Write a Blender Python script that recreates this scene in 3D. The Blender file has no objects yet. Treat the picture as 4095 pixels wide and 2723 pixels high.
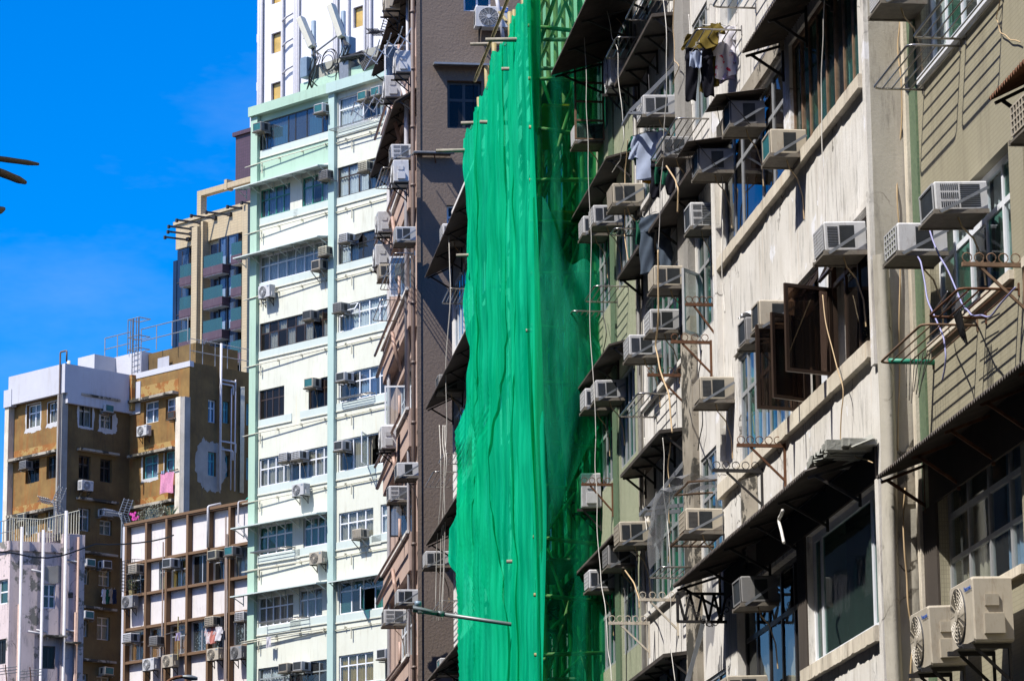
import bpy, math, random
from mathutils import Matrix, Vector
random.seed(7)
R_ = math.radians
scn = bpy.context.scene
COL = scn.collection

# ------------------------------------------------------------------ camera
F_PX, PW, PH = 14050.0, 4095.0, 2723.0          # focal length in photo pixels, photo size
cam_rows = ((0.99224732, -0.01825913, -0.12293034),
            (-0.12397773, -0.21425795, -0.96887721),
            (-0.00864795, 0.97660644, -0.2148606))
CAM_ROT = Matrix(cam_rows)                       # columns: camera right, up, back in the world
CAM_LOC = Vector((0, 0, 1.6))
cd = bpy.data.cameras.new('camera'); cam = bpy.data.objects.new('camera', cd); COL.objects.link(cam)
cam.matrix_world = Matrix.Translation(CAM_LOC) @ CAM_ROT.to_4x4()
cd.sensor_width = 36.0; cd.lens = 36.0 * F_PX / PW
cd.clip_start = 0.5; cd.clip_end = 6000
scn.camera = cam

# ------------------------------------------------------------------ sky, sun, exposure
SUN = Vector((-1.0, -0.56, 1.58)).normalized()   # towards the sun
sun_el = math.asin(SUN.z); sun_rot = math.atan2(SUN.x, SUN.y)
w = bpy.data.worlds.new('World'); scn.world = w; w.use_nodes = True
nt = w.node_tree; nt.nodes.clear()
out = nt.nodes.new('ShaderNodeOutputWorld'); bg = nt.nodes.new('ShaderNodeBackground')
sky = nt.nodes.new('ShaderNodeTexSky'); sky.sky_type = 'NISHITA'; sky.sun_disc = False
sky.sun_elevation = sun_el; sky.sun_rotation = sun_rot
sky.altitude = 0; sky.air_density = 1.0; sky.dust_density = 1.1; sky.ozone_density = 3.0
hs = nt.nodes.new('ShaderNodeHueSaturation'); hs.inputs['Saturation'].default_value = 1.68; hs.inputs['Value'].default_value = 1.88; hs.inputs['Hue'].default_value = .516
tc = nt.nodes.new('ShaderNodeTexCoord'); mp = nt.nodes.new('ShaderNodeMapping'); mp.inputs['Scale'].default_value = (6, 6, 16)
nz = nt.nodes.new('ShaderNodeTexNoise'); nz.inputs['Scale'].default_value = 1.3; nz.inputs['Detail'].default_value = 6; nz.inputs['Roughness'].default_value = .6
rp = nt.nodes.new('ShaderNodeValToRGB'); rp.color_ramp.elements[0].position = .47; rp.color_ramp.elements[1].position = .95
rp.color_ramp.elements[1].color = (.30, .30, .30, 1)
mx = nt.nodes.new('ShaderNodeMix'); mx.data_type = 'RGBA'; mx.inputs['B'].default_value = (5.2, 6.4, 8.0, 1)   # thin wisps of cloud
L = nt.links.new
L(sky.outputs[0], hs.inputs['Color']); L(hs.outputs[0], mx.inputs['A'])
L(tc.outputs['Generated'], mp.inputs['Vector']); L(mp.outputs[0], nz.inputs['Vector'])
L(nz.outputs['Fac'], rp.inputs['Fac']); L(rp.outputs['Color'], mx.inputs['Factor'])
L(mx.outputs['Result'], bg.inputs['Color']); L(bg.outputs[0], out.inputs['Surface'])
bg.inputs['Strength'].default_value = 0.08
sd = bpy.data.lights.new('sun', 'SUN'); sd.energy = 5.0; sd.angle = R_(0.5); sd.color = (1, .962, .90)
sun = bpy.data.objects.new('sun', sd); COL.objects.link(sun)
sun.rotation_euler = (-SUN).to_track_quat('-Z', 'Y').to_euler(); sun.location = (-40, -20, 90)
scn.view_settings.view_transform = 'Standard'; scn.view_settings.look = 'None'
scn.view_settings.exposure = 0.55; scn.view_settings.gamma = 1.0
scn.cycles.transparent_max_bounces = 24; scn.cycles.max_bounces = 7; scn.cycles.diffuse_bounces = 2; scn.cycles.glossy_bounces = 3

# ------------------------------------------------------------------ materials
MT = {}
def _m(name):
    m = bpy.data.materials.new(name); m.use_nodes = True; t = m.node_tree
    MT[name] = m
    return m, t, t.nodes['Principled BSDF']
def _n(t, typ, **kw):
    n = t.nodes.new(typ)
    for k, v in kw.items():
        if k in n.inputs: n.inputs[k].default_value = v
        else: setattr(n, k, v)
    return n
def _ramp(t, src, a, b, ca=(0, 0, 0, 1), cb=(1, 1, 1, 1)):
    r = t.nodes.new('ShaderNodeValToRGB'); e = r.color_ramp.elements
    e[0].position = a; e[1].position = b; e[0].color = ca; e[1].color = cb
    t.links.new(src, r.inputs['Fac']); return r.outputs['Color']
def _mix(t, fac, a, b, mode='MIX'):
    m = t.nodes.new('ShaderNodeMix'); m.data_type = 'RGBA'; m.blend_type = mode
    for s, v in (('Factor', fac), ('A', a), ('B', b)):
        if isinstance(v, bpy.types.NodeSocket): t.links.new(v, m.inputs[s])
        elif isinstance(v, (int, float)): m.inputs[s].default_value = v
        else: m.inputs[s].default_value = (*v, 1)
    return m.outputs['Result']
def _noise(t, vec, scale, detail=5, rough=.6):
    n = _n(t, 'ShaderNodeTexNoise', Scale=scale, Detail=detail, Roughness=rough); t.links.new(vec, n.inputs['Vector']); return n.outputs['Fac']
def _coords(t, scale=(1, 1, 1)):
    c = t.nodes.new('ShaderNodeTexCoord'); m = _n(t, 'ShaderNodeMapping', Scale=scale)
    t.links.new(c.outputs['Object'], m.inputs['Vector']); return m.outputs[0]
def _bump(t, b, h, strength=.3, dist=.02):
    n = _n(t, 'ShaderNodeBump', Strength=strength, Distance=dist); t.links.new(h, n.inputs['Height']); t.links.new(n.outputs[0], b.inputs['Normal'])

def plaster(name, col, dark=None, stain=(.16, .13, .10), mottle=.5, streak=.45, spots=.3, rough=.9, bump=.35, scale=1.0, patch=None, pamt=.62, rust=None, grain=30, crack=0, grime=0, rth=.60):
    m, t, b = _m(name); b.inputs['Roughness'].default_value = rough; b.inputs['Specular IOR Level'].default_value = .2
    o = _coords(t); v = _coords(t, (2.6 * scale, 2.6 * scale, .22 * scale))
    dark = dark or tuple(c * .74 for c in col)
    c = _mix(t, _ramp(t, _noise(t, o, .9 * scale, 7, .65), .32, .72), col, dark)
    if mottle < 1: c = _mix(t, mottle, col, c)
    s = _ramp(t, _noise(t, v, 2.0, 6, .7), .52, .80)
    s2 = _ramp(t, _noise(t, o, .55 * scale, 3, .5), .38, .62)
    f = _n(t, 'ShaderNodeMath', operation='MULTIPLY'); t.links.new(s, f.inputs[0]); t.links.new(s2, f.inputs[1])
    f2 = _n(t, 'ShaderNodeMath', operation='MULTIPLY'); t.links.new(f.outputs[0], f2.inputs[0]); f2.inputs[1].default_value = streak
    c = _mix(t, f2.outputs[0], c, stain)
    if patch:
        pf = _ramp(t, _noise(t, o, 1.1 * scale, 8, .72), pamt, pamt + .03)
        c = _mix(t, pf, c, patch)
    if rust:
        rf = _ramp(t, _noise(t, v, 1.3, 5, .68), rth, rth + .18); f3 = _n(t, 'ShaderNodeMath', operation='MULTIPLY'); t.links.new(rf, f3.inputs[0]); f3.inputs[1].default_value = .75
        c = _mix(t, f3.outputs[0], c, rust)
    sp = _ramp(t, _noise(t, o, 9 * scale, 6, .75), .66, .74); f4 = _n(t, 'ShaderNodeMath', operation='MULTIPLY'); t.links.new(sp, f4.inputs[0]); f4.inputs[1].default_value = spots
    c = _mix(t, f4.outputs[0], c, stain)
    if crack:
        wv = _n(t, 'ShaderNodeVectorMath', operation='ADD'); nn = _n(t, 'ShaderNodeTexNoise', Scale=2.2, Detail=4.0); t.links.new(o, nn.inputs['Vector']); t.links.new(o, wv.inputs[0]); t.links.new(nn.outputs['Color'], wv.inputs[1])
        vo = _n(t, 'ShaderNodeTexVoronoi', feature='DISTANCE_TO_EDGE'); vo.inputs['Scale'].default_value = .55 * scale; t.links.new(wv.outputs[0], vo.inputs['Vector'])
        cr = _ramp(t, vo.outputs['Distance'], .004, .011, (1, 1, 1, 1), (0, 0, 0, 1)); cm = _ramp(t, _noise(t, o, .8, 3, .5), .50, .60); f5 = _n(t, 'ShaderNodeMath', operation='MULTIPLY'); t.links.new(cr, f5.inputs[0]); t.links.new(cm, f5.inputs[1]); f6 = _n(t, 'ShaderNodeMath', operation='MULTIPLY'); t.links.new(f5.outputs[0], f6.inputs[0]); f6.inputs[1].default_value = crack
        c = _mix(t, f6.outputs[0], c, (.05, .04, .03))
    if grime:                                   # black run-off: fine vertical streaks in broken patches
        g1 = _ramp(t, _noise(t, _coords(t, (6 * scale, 6 * scale, .8 * scale)), 1.6, 8, .78), .50, .70); g2 = _ramp(t, _noise(t, _coords(t, (1, 1, .7)), 1.15, 5, .65), .43, .57); g3 = _n(t, 'ShaderNodeMath', operation='MULTIPLY'); t.links.new(g1, g3.inputs[0]); t.links.new(g2, g3.inputs[1]); g4 = _n(t, 'ShaderNodeMath', operation='MULTIPLY'); t.links.new(g3.outputs[0], g4.inputs[0]); g4.inputs[1].default_value = grime
        c = _mix(t, g4.outputs[0], c, (.05, .045, .04))
    t.links.new(c, b.inputs['Base Color'])
    _bump(t, b, _noise(t, o, grain * scale, 6, .7), bump, .015)
    return m
def paint(name, col, rough=.5, metal=0, var=.12, grime=None, gamt=.25, gscale=6, bump=0, rnd=.0):
    m, t, b = _m(name); b.inputs['Roughness'].default_value = rough; b.inputs['Metallic'].default_value = metal
    o = _coords(t); n = _noise(t, o, gscale, 6, .65)
    c = _mix(t, _ramp(t, n, .35, .7), col, tuple(x * (1 - var * 2) for x in col))
    if grime:
        v = _coords(t, (gscale * 1.6, gscale * 1.6, gscale * .3)); g = _ramp(t, _noise(t, v, 1.5, 6, .75), .55, .78)
        f = _n(t, 'ShaderNodeMath', operation='MULTIPLY'); t.links.new(g, f.inputs[0]); f.inputs[1].default_value = gamt
        c = _mix(t, f.outputs[0], c, grime)
    if rnd:
        oi = t.nodes.new('ShaderNodeObjectInfo'); h = _n(t, 'ShaderNodeMapRange'); h.inputs['To Min'].default_value = 1 - rnd; h.inputs['To Max'].default_value = 1.0
        t.links.new(oi.outputs['Random'], h.inputs['Value']); hv = _n(t, 'ShaderNodeHueSaturation'); t.links.new(h.outputs[0], hv.inputs['Value']); t.links.new(c, hv.inputs['Color']); c = hv.outputs[0]
    t.links.new(c, b.inputs['Base Color'])
    if bump: _bump(t, b, n, bump, .01)
    return m
def mosaic(name, c1, c2, grout, size=.03, stain=(.12, .10, .07), streak=.5, squash=1.0):
    m, t, b = _m(name); b.inputs['Roughness'].default_value = .55
    c0 = t.nodes.new('ShaderNodeTexCoord'); sx = t.nodes.new('ShaderNodeSeparateXYZ'); t.links.new(c0.outputs['Object'], sx.inputs[0])
    ad = _n(t, 'ShaderNodeMath', operation='ADD'); t.links.new(sx.outputs[0], ad.inputs[0]); t.links.new(sx.outputs[1], ad.inputs[1])
    cb = t.nodes.new('ShaderNodeCombineXYZ'); t.links.new(ad.outputs[0], cb.inputs[0]); t.links.new(sx.outputs[2], cb.inputs[1])
    br = _n(t, 'ShaderNodeTexBrick'); br.offset = 0; br.inputs['Scale'].default_value = 1; br.inputs['Brick Width'].default_value = size * squash; br.inputs['Row Height'].default_value = size
    br.inputs['Mortar Size'].default_value = size * .09; br.inputs['Color1'].default_value = (*c1, 1); br.inputs['Color2'].default_value = (*c2, 1); br.inputs['Mortar'].default_value = (*grout, 1)
    t.links.new(cb.outputs[0], br.inputs['Vector'])
    v = _coords(t, (2.4, 2.4, .2)); s = _ramp(t, _noise(t, v, 2, 6, .7), .5, .8); f = _n(t, 'ShaderNodeMath', operation='MULTIPLY'); t.links.new(s, f.inputs[0]); f.inputs[1].default_value = streak
    c = _mix(t, f.outputs[0], br.outputs['Color'], stain)
    t.links.new(c, b.inputs['Base Color']); _bump(t, b, br.outputs['Fac'], -.25, .004)
    return m
def glass(name, tint, refl=.10, rough=.02, trans=.85):
    m, t, b = _m(name); t.nodes.remove(b); o = t.nodes['Material Output']
    tr = _n(t, 'ShaderNodeBsdfTransparent'); tr.inputs['Color'].default_value = (*tint, 1)
    gl = _n(t, 'ShaderNodeBsdfGlossy', Roughness=rough); gl.inputs['Color'].default_value = (.9, .95, .97, 1)
    df = _n(t, 'ShaderNodeBsdfDiffuse'); df.inputs['Color'].default_value = (tint[0] * .25 + .02, tint[1] * .25 + .02, tint[2] * .25 + .02, 1)
    m1 = t.nodes.new('ShaderNodeMixShader'); m1.inputs[0].default_value = trans; t.links.new(df.outputs[0], m1.inputs[1]); t.links.new(tr.outputs[0], m1.inputs[2])
    fr = _n(t, 'ShaderNodeFresnel', IOR=1.45); gb = t.nodes.new('ShaderNodeNewGeometry'); nf = _n(t, 'ShaderNodeMath', operation='SUBTRACT'); nf.inputs[0].default_value = 1.0; t.links.new(gb.outputs['Backfacing'], nf.inputs[1]); ad = _n(t, 'ShaderNodeMath', operation='MULTIPLY_ADD'); t.links.new(fr.outputs[0], ad.inputs[0]); ad.inputs[1].default_value = .5; ad.inputs[2].default_value = refl * .4
    nb = _n(t, 'ShaderNodeBump', Strength=.06, Distance=.02); t.links.new(_noise(t, _coords(t), 1.6, 2, .5), nb.inputs['Height']); t.links.new(nb.outputs[0], gl.inputs['Normal'])
    m2 = t.nodes.new('ShaderNodeMixShader'); ml = _n(t, 'ShaderNodeMath', operation='MULTIPLY'); t.links.new(ad.outputs[0], ml.inputs[0]); t.links.new(nf.outputs[0], ml.inputs[1]); t.links.new(ml.outputs[0], m2.inputs[0]); t.links.new(m1.outputs[0], m2.inputs[1]); t.links.new(gl.outputs[0], m2.inputs[2])
    t.links.new(m2.outputs[0], o.inputs['Surface']); return m
def cloth(name, col, col2=None, scale=9, rough=.9, thresh=(.55, .6), trans=.25):
    m, t, b = _m(name); o = t.nodes['Material Output']; b.inputs['Roughness'].default_value = rough; b.inputs['Specular IOR Level'].default_value = .1
    ob = _coords(t); c = _mix(t, _ramp(t, _noise(t, ob, 5, 4), .3, .7), col, tuple(x * .8 for x in col))
    if col2: c = _mix(t, _ramp(t, _noise(t, ob, scale, 3, .5), *thresh), c, col2)
    t.links.new(c, b.inputs['Base Color'])
    tl = t.nodes.new('ShaderNodeBsdfTranslucent'); t.links.new(c, tl.inputs['Color'])
    m1 = t.nodes.new('ShaderNodeMixShader'); m1.inputs[0].default_value = trans; t.links.new(b.outputs[0], m1.inputs[1]); t.links.new(tl.outputs[0], m1.inputs[2])
    t.links.new(m1.outputs[0], o.inputs['Surface']); return m
def netting(name, col, alpha, tint, lite):
    m, t, b = _m(name); t.nodes.remove(b); o = t.nodes['Material Output']
    ob = _coords(t); v = _coords(t, (5, 5, .35))
    c = _mix(t, _ramp(t, _noise(t, v, 1.4, 5, .6), .35, .7), col, lite)
    df = t.nodes.new('ShaderNodeBsdfDiffuse'); tl = t.nodes.new('ShaderNodeBsdfTranslucent'); t.links.new(c, df.inputs['Color']); t.links.new(c, tl.inputs['Color'])
    m1 = t.nodes.new('ShaderNodeMixShader'); m1.inputs[0].default_value = .38; t.links.new(df.outputs[0], m1.inputs[1]); t.links.new(tl.outputs[0], m1.inputs[2])
    gl = _n(t, 'ShaderNodeBsdfGlossy', Roughness=.35); gl.inputs['Color'].default_value = (.2, .9, .6, 1)
    m0 = t.nodes.new('ShaderNodeMixShader'); m0.inputs[0].default_value = .05; t.links.new(m1.outputs[0], m0.inputs[1]); t.links.new(gl.outputs[0], m0.inputs[2])
    tr = t.nodes.new('ShaderNodeBsdfTransparent'); tr.inputs['Color'].default_value = (*tint, 1)
    af = _n(t, 'ShaderNodeMapRange'); af.inputs['From Min'].default_value = .3; af.inputs['From Max'].default_value = .7; af.inputs['To Min'].default_value = alpha - .12; af.inputs['To Max'].default_value = alpha + .12
    t.links.new(_noise(t, v, 1.1, 4, .6), af.inputs['Value']); af.clamp = True
    m2 = t.nodes.new('ShaderNodeMixShader'); t.links.new(af.outputs[0], m2.inputs[0]); t.links.new(tr.outputs[0], m2.inputs[1]); t.links.new(m0.outputs[0], m2.inputs[2])
    t.links.new(m2.outputs[0], o.inputs['Surface']); return m

plaster('cream_wall', (.72, .695, .65), (.55, .515, .455), (.20, .155, .11), .9, .85, .45, rust=(.52, .39, .26), bump=.3, patch=(.76, .755, .77), pamt=.58, crack=.8, grime=.9)
plaster('cream_wall_far', (.73, .705, .665), (.55, .52, .465), (.12, .10, .08), .9, .85, .45, crack=.8, grime=.95)
plaster('grey_concrete', (.46, .43, .365), (.32, .295, .24), (.14, .12, .09), .9, .6, .45, bump=.25, crack=.9, grime=.6)
plaster('grey_stucco', (.36, .34, .31), (.22, .21, .19), (.10, .09, .08), .9, .6, .6, bump=1.0, grain=45)
plaster('mouldy_wall', (.42, .38, .31), (.20, .17, .13), (.05, .05, .04), 1, .9, .7, patch=(.06, .055, .045), pamt=.50)
plaster('sill_paint', (.68, .62, .51), (.46, .40, .31), (.16, .12, .08), .9, .7, .5, rust=(.42, .26, .13), grime=.7)
mosaic('green_mosaic', (.40, .42, .29), (.29, .32, .20), (.28, .28, .21), .035)
mosaic('green_mosaic_dark', (.12, .19, .10), (.07, .13, .07), (.12, .14, .10), .03)
mosaic('olive_mosaic', (.38, .345, .24), (.34, .31, .215), (.27, .245, .175), .045, streak=.55, squash=.6)
plaster('mint_cream', (.625, .64, .56), (.57, .575, .485), (.28, .25, .17), .8, .6, .18, rust=(.60, .53, .34), bump=.15, grime=.22)
plaster('mint_green', (.38, .53, .42), (.33, .47, .37), (.18, .22, .17), .7, .5, .15, bump=.15)
plaster('mint_blue', (.41, .54, .50), (.35, .47, .44), (.20, .22, .2), .7, .5, .15, bump=.15)
plaster('mint_grey', (.52, .59, .56), (.45, .51, .48), (.25, .27, .26), .6, .3, .1, bump=.15)
plaster('pale_wall', (.72, .70, .68), (.60, .58, .55), (.3, .27, .24), .6, .3, .1)
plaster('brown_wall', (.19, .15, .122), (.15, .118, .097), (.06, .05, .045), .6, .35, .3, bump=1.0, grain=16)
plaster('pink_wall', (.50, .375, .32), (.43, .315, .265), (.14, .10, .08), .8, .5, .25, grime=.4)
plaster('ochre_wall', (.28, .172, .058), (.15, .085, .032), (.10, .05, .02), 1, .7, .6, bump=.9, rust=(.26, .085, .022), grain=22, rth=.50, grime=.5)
plaster('ochre_shade', (.185, .122, .05), (.105, .066, .029), (.06, .045, .03), 1, .7, .6, bump=.9, grain=22, grime=.6)  # shade put into the colour: darker ochre for faces turned from the sun
plaster('rust_wall', (.30, .135, .04), (.20, .07, .02), (.45, .40, .33), .9, .3, .5, bump=.6, patch=(.33, .22, .08), pamt=.5)
plaster('whitewash', (.50, .50, .53), (.42, .42, .455), (.30, .24, .18), .7, .6, .2)
plaster('old_render', (.52, .51, .50), (.42, .41, .40), (.2, .17, .13), .9, .5, .3)
plaster('old_pink', (.62, .52, .51), (.53, .44, .43), (.10, .085, .075), .8, .5, .7, patch=(.20, .19, .17), pamt=.555, scale=.8, grime=.8, crack=.7)
plaster('white_panel', (.64, .61, .60), (.58, .54, .51), (.25, .2, .15), .8, .6, .2, bump=.1, grime=.35)
plaster('brown_paint', (.17, .105, .062), (.13, .08, .047), (.07, .04, .03), .5, .3, .1, bump=.1)
mosaic('beige_tile', (.47, .375, .23), (.43, .34, .21), (.34, .28, .18), .25, streak=.15, squash=2)
mosaic('purple_tile', (.075, .04, .06), (.062, .034, .05), (.05, .03, .04), .3, streak=.1)
mosaic('white_tile', (.66, .66, .69), (.60, .60, .64), (.62, .62, .66), .12, stain=(.3, .26, .22), streak=.3)
plaster('raw_concrete', (.36, .36, .32), (.24, .24, .21), (.10, .09, .08), .9, .5, .4, patch=(.18, .18, .16), pamt=.6, bump=.8)
paint('alu', (.52, .53, .54), .45, .5, .1, (.25, .22, .18), .3)
paint('white_frame', (.74, .76, .80), .45, 0, .06, (.35, .30, .25), .25)
paint('dark_frame', (.03, .028, .03), .4, 0, .1)
paint('brown_frame', (.055, .035, .025), .4, .2, .1)
paint('green_frame', (.02, .20, .15), .45)
paint('teal_frame', (.12, .42, .46), .5)
paint('rusty_frame', (.24, .15, .09), .8, .1, .25, (.10, .05, .03), .6, 12)
paint('grey_frame', (.30, .33, .33), .5, .2, .1, (.12, .10, .08), .3)
paint('rust', (.17, .075, .035), .85, .2, .3, (.06, .03, .02), .6, 10, .3)
paint('steel', (.42, .40, .37), .3, .85, .15, (.20, .12, .07), .35, 14)
paint('dark_steel', (.035, .032, .03), .6, .3, .2, (.10, .05, .03), .4, 9)
paint('tin', (.085, .070, .058), .75, .2, .3, (.16, .08, .04), .5, 3)
paint('tin_edge', (.30, .29, .27), .6, .4, .2, (.12, .08, .05), .4, 5)
paint('galv', (.27, .285, .30), .5, .5, .15, (.14, .10, .08), .4, 6)
paint('ac_white', (.60, .60, .60), .5, 0, .09, (.17, .12, .08), .7, 5, rnd=.28)
paint('ac_cream', (.52, .46, .36), .5, 0, .08, (.20, .12, .06), .65, 5, rnd=.28)
paint('ac_grey', (.26, .255, .25), .55, 0, .1, (.16, .12, .09), .5, 5, rnd=.2)
paint('coil', (.035, .04, .042), .6, .2, .2)
paint('coil_teal', (.02, .14, .15), .55, .1, .15)
paint('coil_green', (.13, .15, .05), .6, .1, .2)
paint('fan', (.10, .10, .10), .5)
paint('tray', (.20, .175, .14), .75, .2, .2, (.11, .05, .025), .65, 9)
paint('pipe_cream', (.60, .57, .44), .5, 0, .1, (.25, .18, .1), .3)
paint('pipe_white', (.50, .49, .51), .5, 0, .08, (.30, .25, .2), .35)
paint('pipe_brown', (.16, .115, .095), .5, 0, .15, (.4, .33, .28), .2)
paint('pipe_pink', (.42, .28, .22), .5, 0, .15, (.16, .1, .08), .3)
paint('cable_white', (.66, .63, .57), .6); paint('cable_tan', (.50, .36, .20), .6); paint('cable_black', (.02, .02, .022), .6); paint('hose_lilac', (.30, .30, .52), .5)
paint('bamboo', (.33, .27, .12), .6, 0, .2, (.12, .09, .05), .5, 7); paint('bamboo_grey', (.30, .27, .21), .7, 0, .2, (.1, .08, .06), .4, 7)
paint('bamboo_dark', (.07, .05, .035), .7)
paint('asphalt', (.05, .05, .052), .9, 0, .15, bump=.3, gscale=40); paint('paving', (.07, .068, .065), .9, 0, .1); paint('road_paint', (.75, .74, .70), .7)
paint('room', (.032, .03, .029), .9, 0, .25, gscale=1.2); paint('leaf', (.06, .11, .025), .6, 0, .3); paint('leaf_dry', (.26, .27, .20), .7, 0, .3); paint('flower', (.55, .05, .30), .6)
paint('antenna_panel', (.58, .56, .46), .5, 0, .05, (.3, .25, .18), .2); paint('blue_grey', (.20, .27, .34), .5, .2, .1); paint('lamp_grey', (.20, .22, .22), .45, .4, .1)
paint('red_board', (.40, .03, .02), .6); paint('purple_panel', (.085, .05, .065), .5, 0, .1, (.5, .45, .45), .15, 2)
paint('orange_wood', (.36, .15, .03), .6, 0, .25); paint('amber_film', (.62, .42, .12), .35, 0, .25, (.22, .06, .01), .9, 1.2)
paint('lilac_soffit', (.55, .53, .62), .7); paint('green_tarp', (.02, .26, .16), .5); paint('poly_white', (.80, .80, .82), .3)
glass('glass', (.90, .94, .94), trans=.95); glass('glass_green', (.40, .62, .55), .08); glass('glass_dark', (.18, .165, .155), .0); glass('glass_blue', (.62, .72, .82), .2, trans=.85)
glass('glass_frost', (.50, .60, .58), .06, .15, .25); glass('glass_teal', (.22, .60, .54), .15, trans=.66); glass('glass_navy', (.10, .14, .26), .25, trans=.7); glass('glass_brown', (.34, .27, .23), .2, trans=.9)
glass('poly_film', (.86, .87, .90), .25, .2, .55)
cloth('curtain_white', (.80, .81, .82)); cloth('curtain_teal', (.05, .42, .40)); cloth('curtain_green', (.02, .26, .17)); cloth('curtain_blue', (.30, .42, .60)); cloth('curtain_beige', (.42, .36, .28))
cloth('curtain_yellow', (.42, .27, .06)); cloth('curtain_dots', (.03, .22, .20), (.45, .66, .64), 15, thresh=(.56, .58)); cloth('curtain_spots', (.02, .03, .04), (.45, .5, .55), 14, thresh=(.58, .60))
cloth('olive_cloth', (.17, .125, .03)); cloth('black_cloth', (.012, .012, .018)); cloth('lilac_cloth', (.42, .36, .55)); cloth('white_cloth', (.74, .72, .76)); cloth('pink_cloth', (.72, .30, .46), (.80, .42, .55), 30)
cloth('navy_cloth', (.02, .035, .08)); cloth('denim', (.085, .11, .145)); cloth('yellow_cloth', (.62, .33, .02)); cloth('green_cloth', (.02, .12, .07)); cloth('red_white', (.75, .70, .72), (.6, .05, .08), 16, thresh=(.62, .64)); cloth('coral_cloth', (.62, .24, .20)); cloth('paleblue_cloth', (.40, .46, .60))
netting('net', (.0, .54, .29), .62, (.06, .62, .38), (.015, .90, .50))
netting('net_thin', (.0, .40, .19), .13, (.26, .66, .42), (.03, .60, .32))
netting('net_flap', (.0, .44, .24), .27, (.24, .66, .45), (.05, .78, .46))
paint('navy_glass', (.012, .022, .05), .08, .0, .2, gscale=.6)
plaster('awning_shade', (.075, .062, .052), (.05, .042, .036), (.02, .018, .016), .8, .5, .3)  # awning shade painted as a near-black wall colour
paint('ac_yellow', (.56, .52, .38), .5, 0, .1, (.2, .13, .06), .7, 5, rnd=.25)
plaster('dull_wall', (.09, .085, .08), (.07, .065, .06), (.03, .03, .03), .6, .4, .2)  # for the added unseen blocks, dark so they bounce little light

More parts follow.
